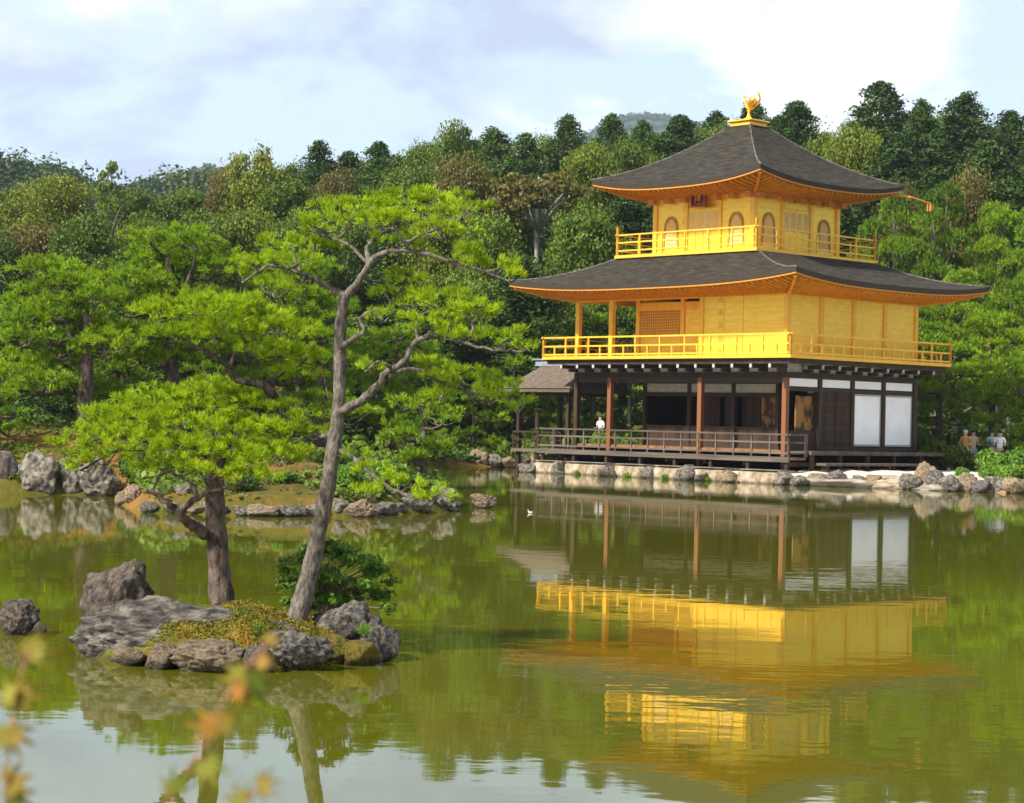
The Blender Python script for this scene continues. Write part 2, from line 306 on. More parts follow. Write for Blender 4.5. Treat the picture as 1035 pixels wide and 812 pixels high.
mw = bpy.data.materials.new('pond_water'); mw.use_nodes = True; t = mw.node_tree; t.nodes.clear()
geo = N(t, 'ShaderNodeNewGeometry')
def wave(scale, sx, sy, dist, detail=3.0):
    mp = N(t, 'ShaderNodeMapping'); mp.inputs['Scale'].default_value = (sx, sy, 1); t.links.new(geo.outputs['Position'], mp.inputs[0])
    n = N(t, 'ShaderNodeTexNoise', i_Scale=scale, i_Detail=detail, i_Roughness=.5); t.links.new(mp.outputs[0], n.inputs['Vector'])
    return n
w1 = wave(1.0, .9, 1.5, 0); w2 = wave(4.0, .8, 1.6, 0, 2.0)
# a breeze ruffles some patches and leaves others glassy
pt = wave(.055, 1, 1.6, 0, 2.0); rpt = N(t, 'ShaderNodeMapRange'); rpt.inputs[1].default_value = .42; rpt.inputs[2].default_value = .62; rpt.inputs[3].default_value = .25; rpt.inputs[4].default_value = 1.0
t.links.new(pt.outputs[0], rpt.inputs[0])
m1 = N(t, 'ShaderNodeMath', operation='MULTIPLY_ADD', i_1=.18); t.links.new(w2.outputs[0], m1.inputs[0]); t.links.new(w1.outputs[0], m1.inputs[2])
bmp = N(t, 'ShaderNodeBump', i_Distance=.0034); t.links.new(m1.outputs[0], bmp.inputs['Height']); t.links.new(rpt.outputs[0], bmp.inputs['Strength'])
gl = N(t, 'ShaderNodeBsdfGlossy', i_Roughness=.022); gl.inputs[0].default_value = (.93, .93, .93, 1)
df = N(t, 'ShaderNodeBsdfDiffuse'); df.inputs[0].default_value = (.074, .075, .004, 1)
fr = N(t, 'ShaderNodeFresnel', i_IOR=2.1); t.links.new(bmp.outputs[0], fr.inputs['Normal']); t.links.new(bmp.outputs[0], gl.inputs['Normal'])
mrf = N(t, 'ShaderNodeMapRange'); mrf.inputs[1].default_value = 0; mrf.inputs[2].default_value = 1; mrf.inputs[3].default_value = .03; mrf.inputs[4].default_value = .98
t.links.new(fr.outputs[0], mrf.inputs[0])
ms = N(t, 'ShaderNodeMixShader'); t.links.new(mrf.outputs[0], ms.inputs[0]); t.links.new(df.outputs[0], ms.inputs[1]); t.links.new(gl.outputs[0], ms.inputs[2])
o_ = N(t, 'ShaderNodeOutputMaterial'); t.links.new(ms.outputs[0], o_.inputs[0])
wp = MB(); wp.poly([(-390, 4.2, 0), (390, 4.2, 0), (390, 110, 0), (-390, 110, 0)]); tag(wp.build('pond_water', mw), kind='structure')

# ------------------------------------------------------------------ far hills and their woods
def ridge_mesh(name, prof, Y, depth, matn, rough=1.0, n=160, seed=0):
    "hill whose skyline passes through photo pixels prof at distance Y"
    pts = [at(px, py, Y) for px, py in prof]; X0, X1 = pts[0].x, pts[-1].x
    X = np.linspace(X0, X1, n); Zr = np.interp(X, [p.x for p in pts], [p.z for p in pts]) - 2*rough
    T = np.linspace(-1, 1.0, 40); V = []
    for tt in T:
        fall = (1-abs(tt))**.8 if tt < 0 else 1-tt**2
        for x, z in zip(X, Zr):
            h = z*fall + rough*3*noise.noise(Vector((x/30/rough, tt*3, seed)))*fall
            V.append((x, Y+tt*depth, h-2))
    idx = np.arange(n*40).reshape(40, n)
    Fq = np.stack([idx[:-1, :-1], idx[:-1, 1:], idx[1:, 1:], idx[1:, :-1]], -1).reshape(-1, 4)
    o = link(name, np_mesh(name, V, Fq, matn, 4, np.full(len(V), .3))); tag(o, kind='structure'); return np.array(V)
def canopy(name, V, count, size, leaf, nleaf, matn, seed, label):
    rg = np.random.default_rng(seed)
    front = V[V[:, 2] > V[:, 2].max()*.12]; c = front[rg.integers(0, len(front), count)] + rg.normal(0, size*.8, (count, 3))*[1, 1, 0]
    sz = rg.uniform(.6, 1.3, (count, 1)); conic = rg.random((count, 1)) < .4
    d = rg.normal(0, 1, (count, nleaf, 3)); d /= np.linalg.norm(d, axis=2, keepdims=True); d[:, :, 2] = np.abs(d[:, :, 2])*rg.uniform(.9, 1.9, (count, 1))
    P = c[:, None, :] + d*size*sz[:, :, None]*rg.uniform(.6, 1.0, (count, nleaf, 1))
    P = P.reshape(-1, 3); tn = np.repeat(rg.random(count), nleaf)
    Vx, Fx, tt = leaf_quads(P, d.reshape(-1, 3), leaf, rg, tn)
    o = link(name, np_mesh(name, Vx, Fx, matn, 4, tt)); tag(o, label, 'woodland', kind='stuff')
def leaf_quads(P, Nrm, size, rg, tn=None, aspect=1.5, spread=.8):
    n = len(P); nn = Nrm + rg.normal(0, spread, (n, 3)); nn /= np.linalg.norm(nn, axis=1, keepdims=True)+1e-9
    a = np.cross(nn, rg.normal(0, 1, (n, 3))); a /= np.linalg.norm(a, axis=1, keepdims=True)+1e-9; b = np.cross(nn, a)
    s = size*rg.uniform(.6, 1.25, (n, 1))
    V = np.stack([P-a*s*aspect*.5, P-b*s*.5+a*s*.1, P+a*s*aspect*.5, P+b*s*.5+a*s*.1], 1).reshape(-1, 3)
    Fx = np.arange(4*n).reshape(n, 4)
    tt = rg.random(n)*.5 + (tn if tn is not None else rg.random(n))*.5
    return V, Fx, np.repeat(tt, 4)
M['far_soil'] = leafmat('far_slope', (.025, .04, .014), (.045, .062, .02), .05, None, .03)
V = ridge_mesh('mountain', [(440, 260), (545, 175), (585, 140), (605, 122), (630, 109), (655, 106), (682, 110), (704, 117), (724, 124), (790, 150), (900, 200), (1000, 280)], 2500, 600, M['far_soil'], 4.0, seed=3)
canopy('mountain_wood', V, 16000, 4.0, 3.4, 16, M['farwood'], 5, 'hazy blue wooded mountain top showing left of the roof bird')
V = ridge_mesh('blue_hill', [(90, 240), (150, 200), (180, 178), (200, 167), (225, 166), (260, 178), (330, 230), (420, 300)], 1700, 400, M['far_soil'], 2.5, seed=9)
canopy('blue_hill_wood', V, 7000, 4.0, 3.0, 16, M['farwood'], 6, 'hazy blue wooded hill top in the dip left of the round tree')
V = ridge_mesh('mid_hill', [(-120, 260), (20, 235), (100, 195), (135, 183), (160, 178), (200, 172), (240, 176), (330, 210), (450, 260)], 470, 110, M['far_soil'], 1.0, seed=5)
canopy('mid_hill_wood', V, 5000, 2.8, .8, 44, M['farwood'], 7, 'dark wooded hill dipping behind the yellow green trees at left')
V = ridge_mesh('near_hill', [(-300, 130), (-120, 140), (-40, 148), (0, 152), (30, 158), (62, 170), (85, 182), (120, 205), (200, 250), (300, 300)], 380, 110, M['far_soil'], 1.0, seed=1)
canopy('near_hill_wood', V, 6500, 2.6, .6, 60, M['farwood'], 8, 'wooded hillside sloping down to the right at far left')

# ------------------------------------------------------------------ trees
def tuft_mesh(P, D, nn, ln, wd, rg, spread=.75, tn=None):
    n = len(P); D = np.repeat(D, nn, 0); Pn = np.repeat(P, nn, 0)
    d = D + rg.normal(0, spread, (n*nn, 3)); d /= np.linalg.norm(d, axis=1, keepdims=True)
    L_ = ln*rg.uniform(.65, 1.15, (n*nn, 1)); a = np.cross(d, rg.normal(0, 1, (n*nn, 3))); a /= np.linalg.norm(a, axis=1, keepdims=True)+1e-9
    V = np.stack([Pn-a*wd*.5, Pn+a*wd*.5, Pn+d*L_+a*wd*.2, Pn+d*L_-a*wd*.2], 1).reshape(-1, 3)
    Fx = np.arange(4*n*nn).reshape(-1, 4)
    tt = np.repeat(tn if tn is not None else rg.random(n), nn)*.75 + rg.random(n*nn)*.25
    return V, Fx, np.repeat(tt, 4)
def smooth_path(pts, k=4):
    pts = [Vector(p) for p in pts]; out = []
    for i in range(len(pts)-1):
        p0 = pts[max(i-1, 0)]; p1 = pts[i]; p2 = pts[i+1]; p3 = pts[min(i+2, len(pts)-1)]
        for j in range(k):
            t_ = j/k
            out.append(.5*((2*p1)+(-p0+p2)*t_+(2*p0-5*p1+4*p2-p3)*t_**2+(-p0+3*p1-3*p2+p3)*t_**3))
    out.append(pts[-1]); return out
def limb(parent, name, pts, r0_, r1_, m, seg=9, wob=.14, k=4, kink=0.0):
    p = smooth_path(pts, k); n = len(p)
    if kink:
        p = [q + Vector((rnd.uniform(-1, 1), rnd.uniform(-1, 1), rnd.uniform(-1, 1)))*kink if 0 < i < n-1 else q for i, q in enumerate(p)]
    rad = [r0_+(r1_-r0_)*(i/(n-1))**.7 for i in range(n)]
    mb = MB().tube(p, rad, seg, wob); mb.build(name, m, parent, smooth=True); return p
# --- generic trees, built once and copied
def unit_broad(seed, H=12., R=4., name='broad', leaf=.155, K=64, per=300, low=.28):
    rg = np.random.default_rng(seed); P = []; Nn = []; tn = []
    for k in range(K):
        th = rg.uniform(0, 2*math.pi); u = rg.uniform(-.55, 1); rr = math.sqrt(max(0, 1-u*u))*rg.uniform(.4, 1.12)*(1+.18*math.sin(3*th+seed))
        c = np.array([math.cos(th)*rr*R*.82, math.sin(th)*rr*R*.82, H*(low+(1-low)*.52)+u*H*(1-low)*.42])
        cs = rg.uniform(.45, 1.5)*R*.27
        d = rg.normal(0, 1, (per, 3)); d[:, 2] += .35; d /= np.linalg.norm(d, axis=1, keepdims=True)
        P.append(c+d*cs*(rg.uniform(.45, 1.05, (per, 1))+(rg.random((per, 1)) < .22)*rg.uniform(0, .55, (per, 1)))*[1.15, 1.15, .75]); Nn.append(d); tn.append(np.full(per, rg.random()))
    V, Fx, tt = leaf_quads(np.vstack(P), np.vstack(Nn), leaf, rg, np.concatenate(tn))
    tr = MB(); top = Vector((rg.uniform(-.4, .4), 0, H*.8))
    tr.tube(smooth_path([(0, 0, -.8), (rg.uniform(-.2, .2), 0, H*.3), (rg.uniform(-.4, .4), 0, H*.55), top], 3), [.26, .24, .22, .2, .18, .16, .13, .1, .07, .04], 7)
    for k in range(6):
        a = rg.uniform(0, 6.28); z = H*rg.uniform(.3, .6); tr.tube([(0, 0, z), (math.cos(a)*R*.35, math.sin(a)*R*.35, z+H*.12), (math.cos(a)*R*.7, math.sin(a)*R*.7, z+H*.2)], [.12, .08, .03], 5)
    return tr, (V, Fx, tt)
def unit_cedar(seed, H=16., R=3.2, low=.18, leaf=.16):
    rg = np.random.default_rng(seed); P = []; Nn = []; tn = []; K = 150
    for k in range(K):
        u = (k+.5)/K; z = H*(low+(1-low)*u); prof = (1-u)**.56*(1 if u > .12 else .6+u*3.3)*(1+.22*math.sin(k*.9+seed))
        th = k*2.399+rg.uniform(-.4, .4); rr = R*prof*rg.uniform(.25, 1.25); c = np.array([math.cos(th)*rr, math.sin(th)*rr, z-rr*.18+rg.uniform(-.3, .3)])
        cs = (.5+.65*prof)*rg.uniform(.6, 1.2); per = int(110+90*prof)
        d = rg.normal(0, 1, (per, 3)); d[:, 2] += .3; d /= np.linalg.norm(d, axis=1, keepdims=True)
        P.append(c+d*cs*(rg.uniform(.4, 1.1, (per, 1))+(rg.random((per, 1)) < .2)*rg.uniform(0, .5, (per, 1)))*[1., 1., .8]); Nn.append(d); tn.append(np.full(per, rg.random()))
    V, Fx, tt = leaf_quads(np.vstack(P), np.vstack(Nn), leaf, rg, np.concatenate(tn))
    tr = MB().tube([(0, 0, -.8), (0, 0, H*.5), (0, 0, H*.97)], [.3, .2, .03], 7); return tr, (V, Fx, tt)
def unit_pine(seed, H=9., R=3.6, npads=16, low=.35):
    rg = np.random.default_rng(seed); P = []; D = []; tn = []; tr = MB(); bend = rg.uniform(-.8, .8, 2)
    tp = smooth_path([(0, 0, -.8), (bend[0]*.5, 0, H*.3), (bend[0], bend[1], H*.6), (bend[1]*.4, bend[0]*.5, H*.93)], 4); n = len(tp)
    tr.tube(tp, [.24-.2*i/(n-1) for i in range(n)], 7, .1)
    for k in range(npads):
        u = (k+.5)/npads; z = H*(low+(1-low)*u); th = k*2.4+rg.uniform(-.5, .5); rr = R*(1-u)**.5*rg.uniform(.35, .95)
        c = np.array([math.cos(th)*rr, math.sin(th)*rr, z]); pr = R*(.26+.22*(1-u))*rg.uniform(.8, 1.25); per = int(150*pr)
        r_ = pr*np.sqrt(rg.random(per)); a = rg.uniform(0, 6.28, per); dome = (1-(r_/pr)**2)*pr*.32
        P.append(np.stack([c[0]+r_*np.cos(a), c[1]+r_*np.sin(a), c[2]+dome-rg.random(per)**2*.35+.10*np.sin(r_*7+a*3)], 1))
        dd = np.stack([np.cos(a)*r_/pr*.7, np.sin(a)*r_/pr*.7, np.full(per, .8)], 1); D.append(dd); tn.append(np.full(per, rg.random()))
        i = min(n-2, int((z/H)*n*.8)); q = tp[i]; tr.tube([q, (q+Vector(c))*.5+Vector((0, 0, -.15)), Vector(c)+Vector((0, 0, -.05))], [.09, .06, .025], 5)
    V, Fx, tt = tuft_mesh(np.vstack(P), np.vstack(D), 6, .24, .055, rg, .75, np.concatenate(tn)); return tr, (V, Fx, tt)
LIB = {}
def lib(kind, var):
    if (kind, var) in LIB: return LIB[kind, var]
    sd_ = hash((len(kind), var*7+len(kind)))%1000 + var*31 + {'cedar': 1, 'broad': 2, 'olive': 3, 'rust': 4, 'pine': 5, 'poplar': 6}[kind]
    bark = M['far_bark']
    if kind == 'cedar': tr, c = unit_cedar(sd_); Hh, Rr = 16., 3.2
    elif kind == 'poplar': tr, c = unit_broad(sd_, 12, 2.2, leaf=.24, K=22, per=60, low=.2); Hh, Rr = 12., 2.2
    elif kind == 'pine': tr, c = unit_pine(sd_); Hh, Rr = 9., 3.6
    else: tr, c = unit_broad(sd_); Hh, Rr = 12., 4.
    mt = {'cedar': 'cedar', 'broad': 'broad', 'olive': 'olive', 'rust': 'rust', 'pine': 'pine_back', 'poplar': 'broad'}[kind]
    LIB[kind, var] = (tr.mesh(kind+'_trunk', bark, True), np_mesh(kind+'_crown', c[0], c[1], M[mt], 4, c[2]), Hh, Rr)
    return LIB[kind, var]
ORD = ['first', 'second', 'third', 'fourth', 'fifth', 'sixth', 'seventh', 'eighth', 'ninth', 'tenth', 'eleventh', 'twelfth', 'thirteenth', 'fourteenth', 'fifteenth', 'sixteenth', 'seventeenth', 'eighteenth', 'nineteenth', 'twentieth'] + ['twenty-'+q for q in ('first', 'second', 'third', 'fourth', 'fifth', 'sixth', 'seventh', 'eighth', 'ninth')] + ['thirtieth'] + ['thirty-'+q for q in ('first', 'second', 'third', 'fourth', 'fifth')]
NAMES = {'cedar': ('cedar_tree', 'dark pointed conifer'), 'broad': ('broadleaf_tree', 'round green broadleaf tree'), 'olive': ('broadleaf_tree', 'yellow green broadleaf tree'),
         'rust': ('broadleaf_tree', 'rusty brown leaved tree'), 'pine': ('pine_tree', 'bright green layered pine'), 'poplar': ('slender_tree', 'slender sparse pointed tree')}
def plant_row(rows, where, group):
    "rows: (px, top py, distance, width px, kind); each becomes a tree standing on the slope"
    cnt = {}
    tot = {}
    for r in rows: tot[r[4]] = tot.get(r[4], 0)+1
    for px, py, Y, w, kind in sorted(rows):
        i = cnt.get(kind, 0); cnt[kind] = i+1
        top = at(px, py, Y); zb = hz(top.x, Y); tm, cm, Hh, Rr = lib(kind, rnd.randrange(3))
        sz = (top.z-zb)/Hh*1.02; sx = (w*Y/F)/(2*Rr)*(1.62 if kind == 'cedar' else 1.15)
        o = empty(NAMES[kind][0], (top.x, Y, zb), rnd.uniform(0, 6.28)); o.scale = (sx, sx, sz)
        link('trunk', tm, o); link('crown', cm, o)
        d = NAMES[kind][1]
        lab = f"{d} {where}" if tot[kind] == 1 else f"{ORD[i]} {d} from the left {where}"
        tag(o, lab, 'tree', group)
plant_row([(rnd.uniform(-8, 8)+x_, y_, 168+(i_ % 3)*6, 60+(i_*7) % 22, ('broad', 'cedar', 'broad', 'olive')[i_ % 4]) for i_, (x_, y_) in enumerate([(302, 168), (338, 166), (368, 166), (404, 160), (440, 148), (480, 146), (516, 150), (552, 142), (594, 150), (640, 142), (668, 138), (706, 132), (744, 128), (784, 124), (826, 134), (846, 142), (872, 122), (912, 120), (952, 122), (998, 124), (1044, 122)])]+[(322, 148, 150, 46, 'cedar'), (352, 158, 158, 50, 'cedar'), (383, 150, 152, 50, 'cedar'), (425, 150, 160, 52, 'broad'), (462, 127, 150, 58, 'broad'), (500, 136, 165, 54, 'cedar'),
           (532, 140, 158, 46, 'cedar'), (574, 122, 162, 46, 'cedar'), (618, 121, 165, 44, 'cedar'), (650, 128, 158, 42, 'cedar'), (688, 122, 165, 56, 'cedar'), (724, 120, 170, 48, 'cedar'),
           (762, 108, 165, 50, 'cedar'), (806, 108, 165, 62, 'cedar'), (857, 140, 170, 50, 'cedar'), (891, 90, 165, 70, 'cedar'), (932, 110, 160, 52, 'cedar'), (975, 103, 158, 66, 'cedar'), (1022, 118, 162, 58, 'cedar'), (1075, 100, 160, 70, 'cedar'),
           (398, 165, 145, 50, 'cedar'), (290, 178, 158, 50, 'cedar')], 'on the skyline', 'trees along the skyline')
plant_row([(-20, 200, 140, 90, 'broad'), (18, 192, 138, 78, 'olive'), (62, 183, 135, 82, 'olive'), (112, 163, 132, 34, 'poplar'), (142, 195, 138, 84, 'broad'), (188, 196, 140, 80, 'broad'),
           (236, 175, 136, 56, 'rust'), (258, 154, 134, 76, 'olive'), (296, 186, 132, 82, 'broad'), (340, 178, 136, 66, 'rust'), (376, 182, 134, 64, 'cedar'), (420, 172, 132, 78, 'broad'), (470, 165, 130, 70, 'rust'),
           (510, 172, 134, 70, 'cedar'), (598, 152, 140, 62, 'olive'), (636, 148, 140, 60, 'broad'), (672, 142, 142, 70, 'cedar'), (720, 145, 142, 70, 'olive'), (770, 140, 142, 70, 'cedar'), (822, 150, 140, 60, 'broad'),
           (866, 134, 138, 66, 'olive'), (905, 152, 136, 70, 'cedar'), (950, 150, 134, 70, 'cedar'), (1000, 150, 132, 70, 'cedar'), (1045, 160, 132, 80, 'cedar'), (915, 195, 128, 40, 'rust')], 'halfway up the slope', 'trees halfway up the slope')
plant_row([(-10, 240, 112, 90, 'broad'), (38, 232, 114, 90, 'rust'), (92, 226, 112, 90, 'broad'), (150, 232, 115, 90, 'olive'), (205, 226, 112, 84, 'broad'), (255, 220, 114, 88, 'olive'), (305, 226, 112, 86, 'broad'),
           (356, 222, 116, 80, 'broad'), (405, 218, 114, 84, 'cedar'), (452, 216, 112, 80, 'olive'), (497, 226, 110, 84, 'broad'), (590, 218, 112, 84, 'broad'), (634, 206, 116, 80, 'cedar'),
           (690, 210, 118, 80, 'broad'), (745, 210, 118, 80, 'cedar'), (800, 210, 118, 80, 'broad'), (850, 200, 118, 80, 'cedar'), (905, 205, 114, 90, 'pine'), (952, 196, 112, 96, 'pine'), (1008, 214, 112, 96, 'pine'), (1055, 208, 110, 90, 'pine'), (975, 180, 122, 60, 'rust')], 'at the foot of the slope', 'trees at the foot of the slope')
plant_row([(-25, 300, 92, 110, 'broad'), (30, 310, 90, 90, 'cedar'), (105, 320, 92, 90, 'broad'), (190, 320, 90, 90, 'cedar'), (260, 310, 92, 90, 'broad'), (330, 310, 90, 90, 'broad'), (385, 320, 92, 80, 'cedar'), (440, 300, 104, 80, 'cedar'),
           (478, 290, 106, 80, 'broad'), (525, 268, 106, 76, 'cedar'), (562, 290, 107, 74, 'broad'), (600, 300, 108, 66, 'pine'), (640, 300, 108, 66, 'broad'), (700, 300, 108, 70, 'cedar'), (760, 300, 108, 70, 'broad'), (820, 300, 108, 70, 'cedar'), (878, 296, 106, 70, 'broad'),
           (922, 296, 104, 92, 'pine'), (972, 280, 104, 96, 'pine'), (1024, 290, 102, 96, 'pine'), (1062, 310, 98, 90, 'pine')], 'on the flat behind the garden', 'trees on the flat behind the garden')
# the rusty tree with the bare white trunk
def special_rust():
    top = at(545, 163, 124); zb = hz(top.x, 124); o = empty('broadleaf_tree', (top.x, 124, zb)); H = top.z-zb
    rg = np.random.default_rng(99); P = []; Nn = []; tn = []
    for k in range(34):
        a = rg.uniform(0, 6.28); r_ = 2.7*math.sqrt(rg.random()); c = np.array([r_*math.cos(a), r_*math.sin(a), H-.9-.16*r_**2+rg.uniform(-1.7, .2)])
        d = rg.normal(0, 1, (120, 3)); d /= np.linalg.norm(d, axis=1, keepdims=True); P.append(c+d*[.75, .75, .4]*rg.uniform(.5, 1, (120, 1))); Nn.append(d); tn.append(np.full(120, rg.random()))
    V, Fx, tt = leaf_quads(np.vstack(P), np.vstack(Nn), .2, rg, np.concatenate(tn))
    tr = MB(); tr.tube([(0, 0, -.5), (.1, 0, H*.4), (-.1, 0, H*.7), (0, 0, H*.93)], [.17, .15, .13, .05], 7)
    for k in range(9):
        a = k*.7; tr.tube([(0, 0, H*.68), (math.cos(a)*1.1, math.sin(a)*1.1, H*.80), (math.cos(a)*2.3, math.sin(a)*2.3, H*.87)], [.09, .06, .03], 5)
    tr.build('trunk', M['pale_bark'], o, True); link('crown', np_mesh('crown', V, Fx, M['rust'], 4, tt), o)
    tag(o, 'rusty umbrella shaped tree with a bare white trunk left of the upper roof', 'tree', 'trees at the foot of the slope')
special_rust()

# --- pines built for their place: trunk, limbs and needle pads
def pad_pine(name, label, trunk, tr_r, limbs, pads, m, bark, seed, nl=.16, nw=.03, nn=7, dens=1.0, twig=.012, cat='pine tree', group=None, under=.35, upb=.85, shell=.55, puff=.33, spr=.62):
    """trunk / limbs: lists of (px,py,Y); pads: (px,py,rx,ry,Y[,depth m]) in photo pixels at distance Y.
    Each pad is a cloud of twigs, a tuft of needles at each tip."""
    rg = np.random.default_rng(seed)
    base = at(*trunk[0]); o = empty(name, base); ob = base
    loc = lambda q: at(*q)-ob
    nodes = limb(o, 'trunk', [loc(q) for q in trunk], tr_r[0], tr_r[1], bark, 12, .10, 5)
    allp = list(nodes[len(nodes)//3:])
    for lp in limbs:
        pts, ra, rb = lp
        allp += limb(o, 'branch', [loc(q) for q in pts], ra, rb, bark, 8, .16, 4, kink=ra*.22)
    AP = np.array([tuple(p) for p in allp]); tw = MB(); P = []; D = []; tn = []
    for pd in pads:
        px, py, rx, ry, Y = pd[:5]; c = np.array(at(px, py, Y)-ob); k_ = Y/F; rx_ = rx*k_; rz_ = ry*k_; ryd = pd[5] if len(pd) > 5 else rx_*.75
        K = max(4, int(dens*rx_*ryd*math.pi/(nl*nl)*.9 + dens*rx_*rz_*2/(nl*nl)))
        # tips: domed top shell, some inside
        q = rg.normal(0, 1, (K, 3)); q /= np.linalg.norm(q, axis=1, keepdims=True); q[:, 2] = np.where(rg.random(K) < under, q[:, 2]*.6, np.abs(q[:, 2]))
        rad = 1-(1-shell)*rg.random(K)**1.6
        lump = 1+.16*np.sin(q[:, 0]*6+px)*np.cos(q[:, 1]*5+py)+rg.normal(0, .05, K)
        T = c+q*[rx_, ryd, rz_]*(rad*lump)[:, None]
        dirs = q*[.8, .8, .35]+[0, 0, upb]; dirs /= np.linalg.norm(dirs, axis=1, keepdims=True)
        pt_ = rg.random()
        kt = rg.random(K)
        for nb in range(4):
            off = rg.normal(0, nl*puff, (K, 3))*[1, 1, .5]; P.append(T+off); D.append(dirs); tn.append(np.clip(pt_*.3+kt*.7+rg.normal(0, .06, K), 0, 1))
        # twigs: a few sprays from the nearest wood towards groups of tips
        ng = max(3, K//14); seeds = T[rg.integers(0, K, ng)]
        anchor = AP[np.argmin(((AP-(c-[0, 0, rz_*.5]))**2).sum(1))]
        hub = c-np.array([0, 0, rz_*.55])
        r_h = twig*2.4
        if np.linalg.norm(anchor-hub) > .01: tw.tube(smooth_path([anchor, (anchor+hub)*.5+rg.normal(0, rx_*.06, 3), hub], 3), r_h, 5, cap=False)
        for s_ in seeds:
            mid = (hub+s_)*.5+rg.normal(0, rx_*.09, 3)-np.array([0, 0, rz_*.12]); tw.tube(smooth_path([hub, mid, s_], 3), [twig*(1.7-.22*i) for i in range(7)], 4, cap=False)
    V, Fx, tt = tuft_mesh(np.vstack(P), np.vstack(D), nn, nl, nw, rg, spr, np.concatenate(tn))
    link('crown', np_mesh(name+'_crown', V, Fx, m, 4, tt), o)
    if tw.v: tw.build('branchwork', bark, o, True)
    tag(o, label, cat, group); return o
# (called below for the islet and the shore)

# ------------------------------------------------------------------ the golden pavilion
PAV = empty('golden_pavilion', wl(0, 0, .5), YAW)
tag(PAV, 'three storey golden pavilion with dark shingle roofs standing at the pond edge', 'pavilion')
Z0 = .5
def bld(mb, name, m, parent=None, smooth=False, bevel=0, label=None):
    mb.v = [(x, y, z-Z0) for x, y, z in mb.v]; o = mb.build(name, m, parent or PAV, smooth, bevel)
    if label: o['label'] = label
    return o
def B(name, m, x0, x1, y0, y1, z0, z1, parent=None, bevel=0, label=None): return bld(MB().box(x0, x1, y0, y1, z0, z1), name, m, parent, bevel=bevel, label=label)
E = 1.12
# ground floor ---------------------------------------------------------
colr = .11
for (x, y) in ((0, 0), (0, 4.5), (0, 9.72), (0, BW), (BD, BW), (BD, 0), (BD, 9.72)):
    B('column', M['red_wood'] if x == 0 and y < 10 else M['brown_wood'], x-colr, x+colr, y-colr, y+colr, .5, 4.2, bevel=.012)
B('floor', M['floor_wood'], -.02, BD+.02, -.02, BW+.02, 1.16, 1.30)
# verandas
for s_ in range(1):
    B('veranda_deck', M['floor_wood'], -1.12, -.03, -1.12, BW+1.12, .93, 1.03)
    B('veranda_edge', M['grey_wood'], -1.22, -1.121, -1.22, BW+1.22, .84, 1.05, bevel=.01)
    B('veranda_deck', M['grey_wood'], -.02, 9.25, -1.3, -.03, 1.17, 1.27)
    B('veranda_edge', M['grey_wood'], -.05, 9.3, -1.40, -1.305, 1.14, 1.30, bevel=.01)
    B('bench_step', M['grey_wood'], .15, 6.6, -2.0, -1.5, .74, .84, bevel=.01)
    for x in (.4, 2.4, 4.4, 6.3): B('bench_foot', M['dark_wood'], x-.06, x+.06, -1.9, -1.6, .48, .74)
for k in range(8): y = -1.0+k*(BW+2.0)/7; B('deck_post', M['dark_wood'], -1.12, -.98, y-.07, y+.07, .1, .84)
for x in np.linspace(.2, 9.1, 6): B('deck_post', M['dark_wood'], x-.07, x+.07, -1.3, -1.16, .45, 1.14)
for k in range(7):
    y = -.9+k*2.1; B('foundation_beam', M['dark_wood'], -1.05, 2, y-.05, y+.05, .68, .84)
B('under_floor_shade', M['black'], .15, .22, .12, BW, .5, 1.15); B('under_floor_shade', M['black'], .12, BD, .15, .22, .5, 1.15)  # black sheets standing for the darkness under the floor
def railing(name, pts, zs, posts_every, tall_every, z0, zt, wr, wp, m, capz=0, corner=True):
    o = empty(name, (0, 0, 0), 0, PAV)
    for a, b in zip(pts[:-1], pts[1:]):
        a = Vector((*a, 0)); b = Vector((*b, 0)); L_ = (b-a).length; d = (b-a)/L_; n = max(1, round(L_/posts_every)); mb = MB()
        over = d*.12
        for i, z in enumerate(zs):
            ext = over*(i == 0); mb.bar(a-ext+Vector((0, 0, z)), b+ext+Vector((0, 0, z)), wr, wr*.9)
        for k in range(n+1):
            p = a+d*(L_*k/n); top = zt if (k % tall_every == 0) else zs[1]
            if k in (0, n): top = zt+capz
            mb.bar(p+Vector((0, 0, z0)), p+Vector((0, 0, top-(wr*.4 if k not in (0, n) else 0))), wp*(1.5 if k in (0, n) else 1))
        mb.v = [(x, y, z-Z0) for x, y, z in mb.v]; mb.build('rail', m, o)
    return o
railing('veranda_railing', [(-.1, -1.17), (-1.17, -1.17), (-1.17, BW+1.17), (-.1, BW+1.17)], (1.93, 1.62, 1.20), .95, 1, 1.05, 1.93, .075, .06, M['grey_wood'], .04)
